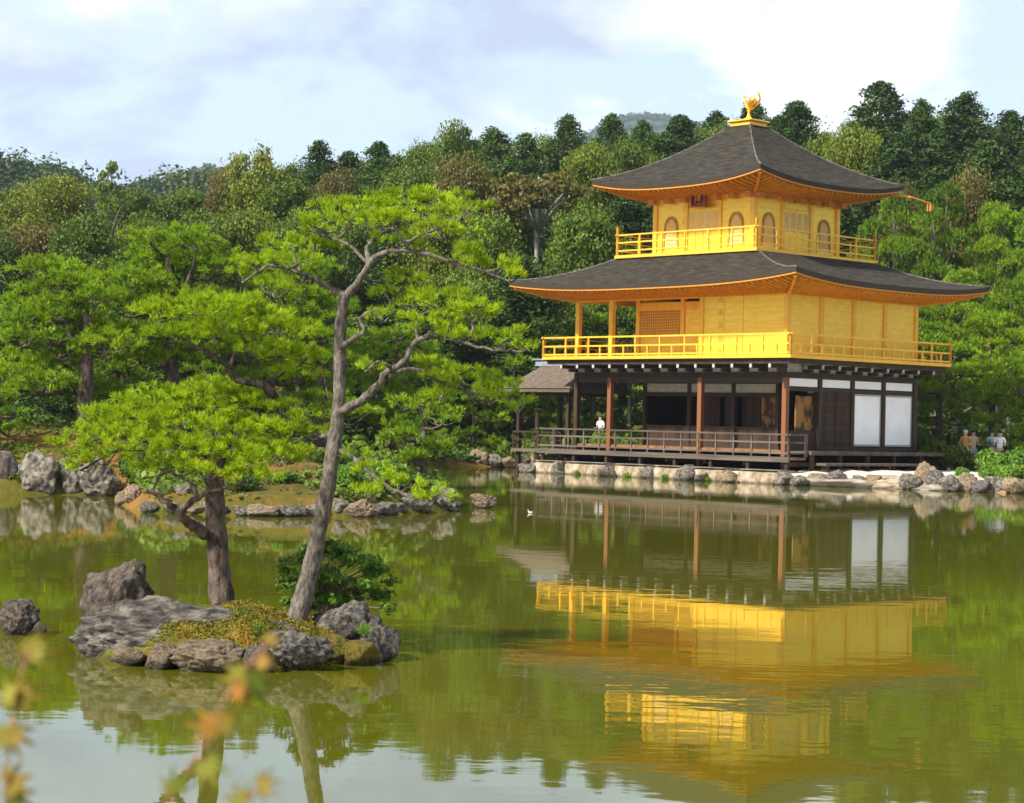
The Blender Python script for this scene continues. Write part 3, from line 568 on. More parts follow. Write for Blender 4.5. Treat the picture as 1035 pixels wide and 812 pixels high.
# inner wall of the ground floor (one bay back) and dark rooms
IX = 2.1
B('threshold', M['brown_wood'], IX-.08, IX+.08, .0, 9.72, 1.302, 1.42)
for y in (0.1, 2.1, 4.5, 7.0, 9.62): B('inner_post', M['dark_wood'], IX-.09, IX+.09, y-.09, y+.09, 1.3, 4.2)
for y0, y1 in ((.2, 2.0), (2.2, 4.4), (4.6, 6.9), (7.1, 9.52)):
    p = B('wainscot_panel', M['brown_wood'], IX-.03, IX+.03, y0, y1, 1.42, 2.12); bld(MB().box(IX-.06, IX+.06, y0, y1, 2.122, 2.2), 'rail_board', M['dark_wood'], p)
B('lintel', M['dark_wood'], IX-.07, IX+.07, .2, 9.52, 3.45, 3.62); B('transom_panel', M['plaster'], IX-.02, IX+.02, .2, 9.52, 3.622, 4.0, label='olive grey transom strip above the inner lintel')
for y0, y1, m in ((.25, 1.15, 'painted'), (2.35, 3.3, 'painted'), (3.35, 4.35, 'brown_wood'), (4.7, 5.3, 'brown_wood'), (5.6, 6.85, 'brown_wood'), (1.2, 1.9, 'painted')):
    B('sliding_panel', M[m], IX+.35, IX+.40, y0, y1, 1.3, 3.45)
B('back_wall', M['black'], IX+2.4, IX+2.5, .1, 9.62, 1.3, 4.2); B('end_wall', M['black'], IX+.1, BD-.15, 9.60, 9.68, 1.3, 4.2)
B('rear_wall', M['brown_wood'], BD-.12, BD-.04, .12, 9.6, 1.3, 4.2)
B('ceiling', M['brown_wood'], .05, BD-.05, .05, BW-.05, 4.21, 4.28)
# right-hand face of the ground floor
B('lintel', M['dark_wood'], .11, BD+.02, -.07, .07, 3.68, 3.84); B('lintel', M['dark_wood'], -.05, .05, .12, BW-.12, 3.98, 4.2)
B('sill', M['dark_wood'], 2.2, BD+.02, -.09, .09, 1.303, 1.46)
for x in (2.1, 4.23, 6.33): B('wall_post', M['dark_wood'], x-.1, x+.1, -.1, .1, 1.305, 4.2)
for x0, x1 in ((.12, 2.0), (2.2, 4.13), (4.33, 6.23), (6.43, 8.39)):
    B('paper_transom', M['white'], x0+.04, x1-.04, -.03, .03, 3.87, 4.19, label='white strip panel above the lintel')
for x0, x1 in ((4.33, 6.23), (6.43, 8.39)):
    p = B('paper_screen', M['white'], x0+.03, x1-.03, -.02, .02, 1.5, 3.66, label='large white screen panel')
    mb = MB(); a, b_ = x0+.03, x1-.03
    mb.box(a, b_, -.035, -.021, 1.5, 1.58).box(a, b_, -.035, -.021, 3.58, 3.66).box(a, a+.07, -.035, -.021, 1.581, 3.579).box(b_-.07, b_, -.035, -.021, 1.581, 3.579); bld(mb, 'screen_frame', M['white_tip'], p)
for x0, x1 in ((2.2, 3.15), (3.18, 4.13)):
    p = B('plank_door', M['brown_wood'], x0, x1, -.03, .04, 1.46, 3.68); mb = MB()
    for z in (1.7, 2.2, 2.7, 3.2): mb.box(x0, x1, -.055, -.031, z, z+.07)
    bld(mb, 'batten', M['dark_wood'], p)
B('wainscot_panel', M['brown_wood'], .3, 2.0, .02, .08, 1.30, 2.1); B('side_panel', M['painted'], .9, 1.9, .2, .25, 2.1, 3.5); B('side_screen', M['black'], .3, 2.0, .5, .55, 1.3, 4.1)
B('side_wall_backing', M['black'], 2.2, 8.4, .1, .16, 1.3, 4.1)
B('wall_post', M['dark_wood'], BD-.13, BD+.13, -.13, .13, 1.31, 4.2)
# bracket zone under the first balcony
B('head_beam', M['dark_wood'], -.10, BD+.10, -.10, .10, 4.2, 4.42); B('head_beam', M['brown_wood'], -.10, .10, .101, BW+.10, 4.2, 4.42)
B('plaster_frieze', M['plaster'], -.03, .03, 0, BW, 4.42, 4.80); B('plaster_frieze', M['plaster'], .031, BD, -.03, .03, 4.42, 4.80)
B('rim_beam', M['dark_wood'], -.95, -.80, -.95, BW+.95, 4.74, 4.88); B('rim_beam', M['dark_wood'], -.79, BD+.95, -.95, -.80, 4.74, 4.88)
for y in np.linspace(-.0, BW, 13):
    p = bld(MB().box(-1.0, .0, y-.07, y+.07, 4.56, 4.73).box(-.5, -.04, y-.07, y+.07, 4.43, 4.55), 'bracket_arm', M['dark_wood']); bld(MB().box(-1.03, -1.001, y-.06, y+.06, 4.57, 4.72).box(-.32, -.27, y+.11, y+.30, 4.56, 4.70), 'white_end', M['white_tip'], p)
for x in np.linspace(.0, BD, 9)[1:]:
    p = bld(MB().box(x-.07, x+.07, -1.0, -.04, 4.56, 4.73).box(x-.07, x+.07, -.5, -.04, 4.43, 4.55), 'bracket_arm', M['dark_wood']); bld(MB().box(x-.06, x+.06, -1.03, -1.001, 4.57, 4.72).box(x-.30, x-.11, -.32, -.27, 4.56, 4.70), 'white_end', M['white_tip'], p)
B('under_floor', M['dark_wood'], -.98, BD+.98, -.98, BW+.98, 4.88, 4.94)
# second floor -----------------------------------------------------------
B('balcony_floor', M['gold'], -E, BD+E, -E, BW+E, 4.943, 5.08, bevel=.01)
railing('balcony_railing', [(-E+.05, -E+.05), (-E+.05, BW+E-.05), (BD+E-.05, BW+E-.05), (BD+E-.05, -E+.05), (-E+.05, -E+.05)], (5.90, 5.52, 5.16), .68, 2, 5.08, 5.90, .075, .065, M['gold'], .05)
for (x, y) in ((0, 0), (0, 4.5), (0, 9.72), (0, BW), (BD, BW), (BD, 9.72), (BD, 0), (2.1, 0), (4.23, 0), (6.33, 0), (BD, 4.5), (1.7, 9.72), (1.7, 7.1)):
    B('gilt_column', M['gold'], x-.11, x+.11, y-.11, y+.11, 5.08, 7.72, bevel=.012)
RX = 1.7
for y0, y1 in ((.11, 2.26), (2.28, 3.27), (3.29, 4.39)): B('gilt_wall_panel', M['gold_wall'], -.04, .04, y0, y1, 5.08, 7.5)
for x0, x1 in ((.11, 1.99), (2.21, 4.12), (4.34, 6.22), (6.44, 8.39)): B('gilt_wall_panel', M['gold_wall'], x0, x1, -.04, .04, 5.08, 7.5)
B('gilt_wall_panel', M['gold_wall'], .05, RX, 4.46, 4.54, 5.08, 7.5)
p = B('lattice_shutter', M['gold_dull'], RX-.05, RX+.03, 7.25, 9.6, 6.1, 7.15, label='brown lattice shutter in the recess'); mb = MB()
for y in np.linspace(7.35, 9.5, 18): mb.box(RX-.075, RX-.051, y-.012, y+.012, 6.1, 7.15)
for z in np.linspace(6.2, 7.05, 8): mb.box(RX-.09, RX-.076, 7.25, 9.6, z-.012, z+.012)
bld(mb, 'lattice', M['gold'], p)
B('gilt_wall_panel', M['gold_wall'], RX-.03, RX+.05, 7.22, 9.6, 5.08, 6.1)
for y0, y1 in ((4.56, 5.75), (5.8, 6.98)): B('gilt_door', M['gold_wall'], RX-.04, RX+.04, y0, y1, 5.08, 7.15)
B('door_post', M['gold'], RX-.07, RX+.07, 5.72, 5.83, 5.08, 7.15)
B('gilt_lintel', M['gold'], RX-.08, RX+.08, 4.55, 9.61, 7.152, 7.5); B('end_wall', M['gold_wall'], RX+.1, BD-.1, 9.68, 9.76, 5.08, 7.5); B('rear_wall', M['gold_wall'], BD-.04, BD+.04, .11, 9.61, 5.08, 7.5)
B('tie_beam', M['gold'], -.14, .14, .15, BW+.12, 7.50, 7.68); B('tie_beam', M['gold'], -.14, BD+.14, -.14, .14, 7.503, 7.683); B('tie_beam', M['gold'], .15, BD+.14, BW-.13, BW+.13, 7.50, 7.68)
B('veranda_ceiling', M['gold'], .15, BD, .15, BW-.15, 7.69, 7.74)
# roofs --------------------------------------------------------------------
def roof(cx_, cy_, hx, hy, tx, ty, zmid, lift, zt, thick, soff_in, zs, name, c1=.6, pw=3.0):
    "hipped roof with upturned corners; returns nothing, adds parts to the pavilion"
    o = empty(name, (0, 0, 0), 0, PAV)
    n, m = 28, 14; top = MB(); edge = MB(); trim = MB(); sof = MB(); rid = MB()
    for side in range(4):
        def pt(t_, s_, dz=0, inn=0):
            a = (hx, hy, hx, hy)[side]; b_ = (hy, hx, hy, hx)[side]; ta = (tx, ty, tx, ty)[side]; tb = (ty, tx, ty, tx)[side]
            A = a+(ta-a)*s_-inn; Bv = b_+(tb-b_)*s_-inn
            z = zmid+lift*abs(t_)**pw*(1-s_)**1.6; z += (zt-z)*(c1*s_+(1-c1)*s_*s_)+dz
            u, v = t_*A, -Bv
            u, v = [(u, v), (-v, u), (-u, -v), (v, -u)][side]
            return (cx_+u, cy_+v, z)
        n0 = len(top.v)
        for j in range(m+1):
            for i in range(n+1): top.v.append(pt(-1+2*i/n, j/m, thick))
        for j in range(m):
            for i in range(n): q = n0+j*(n+1)+i; top.f.append((q, q+1, q+n+2, q+n+1))
        for mbx, d0, d1, i0, i1 in ((edge, 0.055, thick, .06, 0), (trim, 0.0, .052, .07, .07)):
            n0 = len(mbx.v)
            for i in range(n+1):
                t_ = -1+2*i/n; mbx.v += [pt(t_, 0, d0, i0), pt(t_, 0, d1, i1)]
            for i in range(n): q = n0+2*i; mbx.f.append((q, q+2, q+3, q+1))
        n0 = len(trim.v)
        for i in range(n+1):
            t_ = -1+2*i/n; trim.v += [pt(t_, 0, .0, .07), pt(t_, 0, .0, .16)]
        for i in range(n): q = n0+2*i; trim.f.append((q, q+1, q+3, q+2))
        n0 = len(edge.v)
        for i in range(n+1):
            t_ = -1+2*i/n; edge.v += [pt(t_, 0, .055, .06), pt(t_, 0, .055, .2)]
        for i in range(n): q = n0+2*i; edge.f.append((q, q+1, q+3, q+2))
        # soffit from under the eave to the wall
        a = (hx, hy, hx, hy)[side]; b_ = (hy, hx, hy, hx)[side]; si = soff_in
        def sp(t_, k_):
            A = (a-.16)*(1-k_)+(a-si)*k_; Bv = (b_-.16)*(1-k_)+(b_-si)*k_; z = (zmid+lift*abs(t_)**pw)*(1-k_)+zs*k_ + .0
            u, v = t_*A, -Bv; u, v = [(u, v), (-v, u), (-u, -v), (v, -u)][side]; return Vector((cx_+u, cy_+v, z))
        n0 = len(sof.v)
        for k_ in (0, .5, 1):
            for i in range(n+1): sof.v.append(tuple(sp(-1+2*i/n, k_)+Vector((0, 0, .02))))
        for j in range(2):
            for i in range(n): q = n0+j*(n+1)+i; sof.f.append((q, q+n+1, q+n+2, q+1))
        nr = int(2*a/.30)
        for i in range(nr):
            t_ = -1+2*(i+.5)/nr; A_, Bp = sp(t_, .03), sp(t_*a/(a-si)*.985 if abs(t_*a/(a-si)) < 1 else math.copysign(1, t_), 1.0)
            ks = 1 if abs(t_*a) < a-si else max(.1, (a-abs(t_)*a)/si)
            p0 = sp(t_, .03)
            # rafters run square to the eave
            k_ = ks; zz = (zmid+lift*abs(t_)**pw)*(1-k_)+zs*k_
            u, v = t_*a*(a-.16)/a, -(b_-.16-(si-.16)*k_); u, v = [(u, v), (-v, u), (-u, -v), (v, -u)][side]
            p1 = Vector((cx_+u, cy_+v, zz))
            sof.bar(p0+Vector((0, 0, -.035)), p1+Vector((0, 0, -.035)), .085, .09)
        rid = MB().tube([Vector(pt(-1, j/m, thick+.0)) for j in range(m+1)], [.048-.018*j/m for j in range(m+1)], 6); bld(rid, 'hip_ridge', M['ridge'], o, True)
    bld(top, 'shingle_surface', M['bark_roof'], o, True); bld(edge, 'shingle_edge', M['roof_edge'], o); bld(trim, 'eave_trim', M['copper_edge'], o); bld(sof, 'eave_underside', M['gold_soffit_shaded'], o)
    for sx in (-1, 1):
        for sy in (-1, 1):
            mb = MB(); a = Vector((cx_+sx*(hx-soff_in), cy_+sy*(hy-soff_in), zs-.06)); b_ = Vector((cx_+sx*(hx-.2), cy_+sy*(hy-.2), zmid+lift-.07)); mb.bar(a, (a+b_)*.5+Vector((0, 0, -.08)), .12, .12); mb.bar((a+b_)*.5+Vector((0, 0, -.08)), b_, .12, .12); bld(mb, 'hip_rafter', M['gold_soffit_shaded'], o)
RC = (BD/2, BW/2)
roof(RC[0], RC[1], BD/2+2.25, BW/2+2.25, 3.72, 3.80, 7.78, .36, 9.22, .26, 2.15, 7.60, 'lower_roof', .62)
# third floor ------------------------------------------------------------------
H3 = 3.92; c3 = RC
def B3(name, m, x0, x1, y0, y1, z0, z1, parent=None, bevel=0, label=None): return B(name, m, c3[0]+x0, c3[0]+x1, c3[1]+y0, c3[1]+y1, z0, z1, parent, bevel, label)
B3('balcony_skirt', M['gold'], -H3+.14, H3-.14, -H3+.14, H3-.14, 8.95, 9.36)
mb = MB()
for k in np.linspace(-3.2, 3.2, 6): mb.box(c3[0]-H3, c3[0]-H3+.139, c3[1]+k-.1, c3[1]+k+.1, 9.14, 9.35).box(c3[0]+k-.1, c3[0]+k+.1, c3[1]-H3, c3[1]-H3+.139, 9.14, 9.35)
bld(mb, 'skirt_blocks', M['copper_edge'])
B3('balcony_floor', M['gold'], -H3-.1, H3+.1, -H3-.1, H3+.1, 9.362, 9.50, bevel=.01)
railing('balcony_railing', [(c3[0]-H3, c3[1]-H3), (c3[0]-H3, c3[1]+H3), (c3[0]+H3, c3[1]+H3), (c3[0]+H3, c3[1]-H3), (c3[0]-H3, c3[1]-H3)], (10.38, 10.05, 9.70), 1.28, 1, 9.5, 10.38, .065, .07, M['gold'], .34)
w3 = 2.75
for sx in (-1, 1):
    for sy in (-1, 1): B3('gilt_column', M['gold'], sx*w3-.11, sx*w3+.11, sy*w3-.11, sy*w3+.11, 9.5, 12.05)
def arch(cx_, z0, z1, w, k=9):
    "cusped bell window outline in (u,z)"
    zc = z0+(z1-z0)*.58; pts = [(-w*.55, z0), (-w*.5, z0+.25*(z1-z0)), (-w*.46, zc)]
    for i in range(1, k): a = math.pi*i/k; pts.append((-w*.46*math.cos(a), zc+(z1-zc)*math.sin(a)**.8))
    pts += [(w*.46, zc), (w*.5, z0+.25*(z1-z0)), (w*.55, z0)]; return [(cx_+u, z) for u, z in pts]
def face3(place):
    "one face of the third storey: place(u, out, z) -> point, u along the face from -w3 to w3"
    def bx(name, m, u0, u1, o0, o1, z0, z1, parent=None, label=None):
        mb = MB(); P = [place(u, o, z) for z in (z0, z1) for u, o in ((u0, o0), (u1, o0), (u1, o1), (u0, o1))]; mb.v = P
        mb.f = [(0, 1, 2, 3), (4, 7, 6, 5)]+[(i, 4+i, 4+(i+1) % 4, (i+1) % 4) for i in range(4)]; return bld(mb, name, m, parent, label=label)
    for u in (-.95, .95): bx('gilt_post', M['gold'], u-.09, u+.09, -.1, .1, 9.5, 12.0)
    for u0, u1 in ((-w3+.11, -1.04), (1.04, w3-.11)):
        bx('gilt_wall_panel', M['gold_wall'], u0, u1, -.05, .03, 9.5, 11.9); uc = (u0+u1)/2
        out = arch(uc, 9.78, 11.18, .86); inn = arch(uc, 9.80, 11.05, .68)
        mb = MB(); n = len(out)
        for o in (.031, .085):
            mb.v += [place(u, o, z) for u, z in out]+[place(u, o, z) for u, z in inn]
        for i in range(n-1): mb.f += [(2*n+i, 2*n+i+1, 3*n+i+1, 3*n+i), (i, 2*n+i, 2*n+i+1, i+1), (n+i, n+i+1, 3*n+i+1, 3*n+i)]
        f_ = bld(mb, 'arched_window', M['gold_dull']); bld(MB().poly([place(u, .036, z) for u, z in inn]), 'pane', M['pane'], f_)
        mb = MB()
        for k in range(1, 5):
            u = uc-.3+.6*k/5; mb.v += [place(u+a, .05, z) for a, z in ((-.014, 9.82), (.014, 9.82), (.014, 10.98), (-.014, 10.98))]; q = len(mb.v); mb.f.append((q-4, q-3, q-2, q-1))
        for k in range(1, 7): z = 9.82+.17*k; mb.v += [place(uc+a, .054, z+b_) for a, b_ in ((-.3, -.012), (.3, -.012), (.3, .012), (-.3, .012))]; q = len(mb.v); mb.f.append((q-4, q-3, q-2, q-1))
        bld(mb, 'muntin', M['gold'], f_)
    bx('gilt_wall_panel', M['gold_wall'], -.86, .86, -.06, .0, 11.45, 11.9)
    for u0, u1 in ((-.86, -.44), (-.42, -.01), (.01, .42), (.44, .86)):
        d = bx('door_leaf', M['gold_wall'], u0, u1, -.04, .03, 9.5, 11.4); bx('door_lattice', M['pane'], u0+.06, u1-.06, .031, .04, 10.45, 11.3, d)
        for k in range(3): z = 10.62+k*.2; bx('muntin', M['gold'], u0+.06, u1-.06, .041, .055, z, z+.025, d)
    bx('door_head', M['gold'], -.86, .86, -.05, .07, 11.401, 11.449)
    bx('wall_base', M['gold'], -w3-.12, w3+.12, .09, .15, 9.501, 9.66); bx('wall_tie', M['gold'], -w3-.12, w3+.12, -.12, .12, 11.9, 12.06)
    for u in np.linspace(-w3, w3, 7): bx('bracket_block', M['copper_edge'], u-.16, u+.16, .121, .42, 11.72, 11.96)
M['pane'] = mat('pale_window_lattice', (.66, .50, .24), .7, 0, (.56, .40, .18), 8, 3)
face3(lambda u, o, z: (c3[0]-w3-o, c3[1]-u, z)); face3(lambda u, o, z: (c3[0]+u, c3[1]-w3-o, z))
face3(lambda u, o, z: (c3[0]+w3+o, c3[1]+u, z)); face3(lambda u, o, z: (c3[0]-u, c3[1]+w3+o, z))
p = bld(MB().box(c3[0]-w3-.40, c3[0]-w3-.30, c3[1]-.42, c3[1]+.42, 11.46, 12.10), 'name_plaque', M['red_plaque'])
mb = MB(); X_ = c3[0]-w3-.412
for a, b_ in (((.30, 12.02), (.30, 11.55)), ((.30, 11.6), (.14, 11.55)), ((.18, 12.0), (.16, 11.8)), ((.05, 12.0), (.05, 11.6)), ((-.1, 11.95), (-.25, 11.95)), ((-.17, 11.95), (-.17, 11.6)), ((-.08, 11.78), (-.3, 11.78))):
    mb.bar((X_, c3[1]+a[0], a[1]), (X_, c3[1]+b_[0], b_[1]), .045, .02)
bld(mb, 'brush_marks', M['black'], p)
roof(RC[0], RC[1], 4.80, 4.80, .55, .55, 12.10, .42, 14.98, .24, 2.05, 11.98, 'upper_roof', .70, 2.6)
# downpipe pole from the right-hand eave
bld(MB().tube([(BD/2+4.4, RC[1]-4.4, 12.35), (BD/2+5.1, RC[1]-4.9, 12.3), (BD/2+6.4, RC[1]-5.0, 12.12)], .05, 6).box(BD/2+6.3, BD/2+6.5, RC[1]-5.1, RC[1]-4.9, 11.8, 12.1), 'rain_spout', M['copper_edge'])
# dew basin and phoenix
pz = 14.95
bas = bld(MB().box(RC[0]-.72, RC[0]+.72, RC[1]-.72, RC[1]+.72, pz, pz+.14).box(RC[0]-.56, RC[0]+.56, RC[1]-.56, RC[1]+.56, pz+.141, pz+.42).box(RC[0]-.66, RC[0]+.66, RC[1]-.66, RC[1]+.66, pz+.421, pz+.50), 'finial_base', M['gold'], bevel=.02)
bld(MB().lathe([(.26, 0), (.30, .05), (.15, .13), (.09, .2), (.06, .3), (.05, .42), (.1, .46), (.04, .5)], (RC[0], RC[1], pz+.501)), 'finial_neck', M['gold'], bas, True)
def phoenix():
    z0 = pz+.98; c = Vector((RC[0], RC[1], z0)); o = empty('phoenix', (0, 0, 0), 0, PAV)
    f_ = Vector((-.62, .78, 0)).normalized(); s_ = Vector((.78, .62, 0)).normalized(); U = Vector((0, 0, 1))   # it faces the left side
    P = lambda a, b_, h: c+f_*a+s_*b_+U*h
    mb = MB(); mb.tube(smooth_path([P(-.22, 0, .10), P(-.08, 0, .08), P(.08, 0, .14), P(.17, 0, .34), P(.15, 0, .52), P(.21, 0, .60), P(.32, 0, .57)], 3), [.02, .04, .065, .085, .095, .09, .08, .065, .05, .042, .036, .034, .034, .036, .045, .048, .035, .018, .005], 8)
    mb.tube([P(.0, .04, .06), P(.02, .05, -.36)], .018, 5).tube([P(.0, -.04, .06), P(.02, -.05, -.36)], .018, 5)
    for k in (-1, 0, 1): mb.tube([P(.18, 0, .62), P(.10, k*.05, .74+.03*(k == 0))], [.016, .006], 4)
    bld(mb, 'body', M['gold'], o, True)
    for sg in (-1, 1):
        mb = MB()
        for k in range(6):
            a = math.radians(28+k*15); ln = .60-.045*k
            mb.tube([P(.05-.03*k, sg*.05, .18), P(.0-.05*k, sg*(.06+ln*.62*math.cos(a*.7)), .16+ln*.45*math.sin(a)), P(-.03-.06*k, sg*(.07+ln*math.cos(a)*.95), .20+ln*1.05*math.sin(a))], [.03, .032, .006], 5)
        bld(mb, 'wing', M['gold'], o)
    mb = MB()
    for k in range(-2, 3):
        mb.tube(smooth_path([P(-.18, 0, .10), P(-.36, k*.05, .26), P(-.46, k*.12, .56-.03*abs(k)), P(-.36, k*.16, .84-.07*abs(k))], 3), [.02, .022, .026, .028, .03, .034, .036, .034, .028, .008], 5)
    bld(mb, 'tail', M['gold'], o)
phoenix()

# --- the small fishing pavilion joined to the pond side of the left end
FP = empty('fishing_pavilion', wl(1.5, 15.0, .5), YAW); tag(FP, 'small open pavilion with thatched roof behind the left end of the golden pavilion', 'pavilion')
def fb(mb, name, m, parent=None, smooth=False): mb.v = [(x-1.5, y-15.0, z-.5) for x, y, z in mb.v]; return mb.build(name, m, parent or FP, smooth)
for x in (.6, 3.2):
    for y in (12.9, 16.1): fb(MB().box(x-.09, x+.09, y-.09, y+.09, .0, 3.75), 'post', M['dark_wood'])
fb(MB().box(.5, 3.3, 12.8, 16.2, 3.40, 3.54), 'tie_frame', M['dark_wood']); fb(MB().box(.3, 3.4, 12.95, 16.3, .85, 1.0), 'deck', M['grey_wood'])
mb = MB(); n0 = 0; hx, hy = 1.95, 2.3; cxx, cyy = 1.9, 14.5
for s_ in range(6):
    k_ = s_/5; a = hx*(1-k_)+.05; b_ = hy*(1-k_*.42); z = 3.72+1.15*(.72*k_+.28*k_*k_); mb.v += [(cxx-a, cyy-b_, z), (cxx+a, cyy-b_, z), (cxx+a, cyy+b_, z), (cxx-a, cyy+b_, z)]
for s_ in range(5):
    for i in range(4): q = 4*s_; mb.f.append((q+i, q+(i+1) % 4, q+4+(i+1) % 4, q+4+i))
mb.box(cxx-hx, cxx+hx, cyy-hy, cyy+hy, 3.55, 3.72); rf_ = fb(mb, 'roof', M['thatch']); fb(MB().box(cxx-.22, cxx+.22, cyy-1.75, cyy+1.75, 4.78, 5.05).box(cxx-.3, cxx+.3, cyy-1.9, cyy+1.9, 5.051, 5.12), 'ridge', M['ridge_tile'], rf_)
mb = MB(); mb.bar((.35, 13.1, 1.75), (.35, 16.2, 1.75), .07).bar((.35, 13.1, 1.4), (.35, 16.2, 1.4), .05).bar((.35, 16.2, 1.75), (3.3, 16.2, 1.75), .07)
for y in np.linspace(13.1, 16.2, 5): mb.bar((.35, y, 1), (.35, y, 1.75), .05)
fb(mb, 'railing', M['dark_wood'])
# dark mooring post beside it
pp = at(542, 470, 93); o = empty('timber_post', (pp.x, pp.y, 0)); MB().tube([(0, 0, -.9), (0, 0, 1.3), (.02, 0, 2.75)], [.14, .12, .11], 8, .05).build('shaft', M['dark_wood'], o); MB().box(-.16, .16, -.16, .16, 2.751, 2.82).build('cap', M['dark_wood'], o)
tag(o, 'thick dark timber post in the water left of the veranda railing', 'post')

# ------------------------------------------------------------------ rocks
def rock_mesh(seed, m, sub=4, ang=.35, fine=.06):
    import bmesh
    bm = bmesh.new(); bmesh.ops.create_icosphere(bm, subdivisions=sub, radius=1); rg = random.Random(seed)
    planes = [(Vector((rg.gauss(0, 1), rg.gauss(0, 1), rg.gauss(0, .8))).normalized(), rg.uniform(.55, .84)) for _ in range(13)]
    off = Vector((rg.random()*50, rg.random()*50, rg.random()*50))
    for v in bm.verts:
        p = v.co.normalized(); r = 1.0
        for n, d in planes:
            c = p.dot(n)
            if c > 0.05: r = min(r, d/c)
        r *= 1+ang*.5*noise.noise(p*1.3+off)+fine*2.2*noise.noise(p*3.7+off)+fine*noise.noise(p*8+off)*1.3+fine*.6*noise.noise(p*19+off)
        r *= 1-.10*max(0, 1-abs(noise.noise(p*2.1+off*1.7))*9)
        v.co = p*r
    me = bpy.data.meshes.new('rock'); bm.to_mesh(me); bm.free(); me.materials.append(m)
    me.polygons.foreach_set('use_smooth', [sub > 3]*len(me.polygons)); return me
ROCKS = {}
def rock(x, y, zc, sx, sy, sz, rz, mkey, label, group, seed, name='rock', tilt=(0, 0), big=False):
    k = (seed % 7, mkey, big)
    if k not in ROCKS: ROCKS[k] = rock_mesh(seed % 7*13+5, M[mkey], 5 if big else 4, .28 if big else .26, .07 if big else .05)
    o = link(name, ROCKS[k], None, (x, y, zc)); o.scale = (sx, sy, sz); o.rotation_euler = (tilt[0], tilt[1], rz); tag(o, label, 'rock', group); return o
def rock_px(px, py_bot, w, h, Y, mkey, label, group, seed, depth=1.0, rz=None, z_base=0, **kw):
    "rock whose waterline centre is at px,py_bot (distance Y), w x h photo pixels"
    k_ = Y/F; c = at(px, py_bot, Y); sx = w*k_/2*1.12; sz = h*k_*.62
    return rock(c.x, Y, z_base+h*k_*.42, sx, sx*depth, sz, rnd.uniform(-.3, .3) if rz is None else rz, mkey, label, group, seed, **kw)

# ------------------------------------------------------------------ the islet
IC = Vector((-2.55, 19.0, 0)); n_r, n_t = 26, 72; V = []; 
for j in range(n_r+1):
    k_ = j/n_r
    for i in range(n_t):
        a = 2*math.pi*i/n_t; d = Vector((math.cos(a), math.sin(a), 0)); R_ = 1+.10*noise.noise(d*2+Vector((5, 1, 0)))
        x = 1.40*math.cos(a)*R_*k_; y = 1.25*math.sin(a)*R_*k_
        z = .40*(1-k_**2.4)-.16*k_**6 + .10*noise.noise(Vector((x*2.2, y*2.2, 3)))*(1-k_*.3)+.03*noise.noise(Vector((x*9, y*9, 1)))
        V.append((x, y, z-(.05 if k_ == 1 else 0)))
Fq = [(j*n_t+i, j*n_t+(i+1) % n_t, (j+1)*n_t+(i+1) % n_t, (j+1)*n_t+i) for j in range(n_r) for i in range(n_t)]
me = bpy.data.meshes.new('islet'); me.from_pydata(V, [], [tuple(reversed(f)) for f in Fq]); me.materials.append(M['moss']); me.polygons.foreach_set('use_smooth', [True]*len(me.polygons))
isl = link('islet', me, None, IC); tag(isl, kind='structure')
GR = 'rocks edging the islet'
for a in [
    (158, 657, 178, 58, 18.6, 'rock', 'broad pale grey boulder sloping into the water at the islet left end', 3, .55, .1, dict(big=True)),
    (120, 640, 78, 88, 19.3, 'rock_dark', 'upright dark brown slab leaning at the left end of the islet', 5, .6, .3, dict(big=True, tilt=(0, .25))),
    (205, 642, 104, 50, 19.2, 'rock', 'flat pitted grey boulder left of the shorter pine trunk', 1, .7, 0, dict(big=True)),
    (130, 678, 34, 22, 17.9, 'rock_tan', 'small tan rock at the waterline, leftmost along the front', 2, .8, None, {}),
    (163, 682, 40, 26, 17.75, 'rock_tan', 'knobbly tan rock at the waterline below the moss patch', 6, .8, None, {}),
    (215, 684, 74, 32, 17.65, 'rock_tan', 'long tan rock at the front waterline below the shorter pine', 4, .6, 0, dict(big=True)),
    (262, 680, 44, 30, 17.7, 'rock_dark', 'dark rock at the front waterline right of the long tan rock', 0, .8, None, {}),
    (300, 680, 66, 44, 17.9, 'rock', 'rough grey boulder at the front of the islet below the leaning trunk', 2, .8, .2, dict(big=True)),
    (276, 647, 60, 40, 18.5, 'rock', 'dark streaked grey rock just left of the leaning trunk foot', 6, .7, -.2, dict(big=True)),
    (256, 634, 60, 46, 19.0, 'rock_tan', 'rounded tan mossy rock between the two pine trunks', 3, .7, None, {}),
    (356, 652, 84, 56, 18.9, 'rock', 'blocky pale grey boulder with a flat top at the islet right end', 5, .7, -.15, dict(big=True)),
    (386, 654, 36, 40, 18.7, 'rock', 'small rounded grey rock at the right tip of the islet', 1, .8, None, {}),
    (338, 664, 40, 30, 18.4, 'moss', 'hummock of golden moss at the waterline below the blocky boulder', 4, .8, None, {}),
    (366, 658, 44, 28, 18.35, 'moss', 'golden moss cushion hanging over the water at the right end', 0, .8, None, {}),
    (318, 640, 40, 26, 18.4, 'rock', 'small grey rock at the right of the leaning trunk foot', 3, .8, None, {}),
    (234, 640, 40, 26, 18.6, 'moss', 'low moss hummock in front of the shorter pine trunk', 2, .9, None, {}),
    (190, 662, 120, 26, 18.05, 'moss', 'long yellow green moss bank across the front left of the islet', 6, .55, .05, dict(big=True)),
    ]:
    px, pyb, w, h, Y, mk, lab, sd_, dp, rz, kw = a
    rock_px(px, pyb, w, h, Y, mk, lab, GR, sd_, dp, rz, name='moss_hummock' if mk == 'moss' else 'rock', **kw)
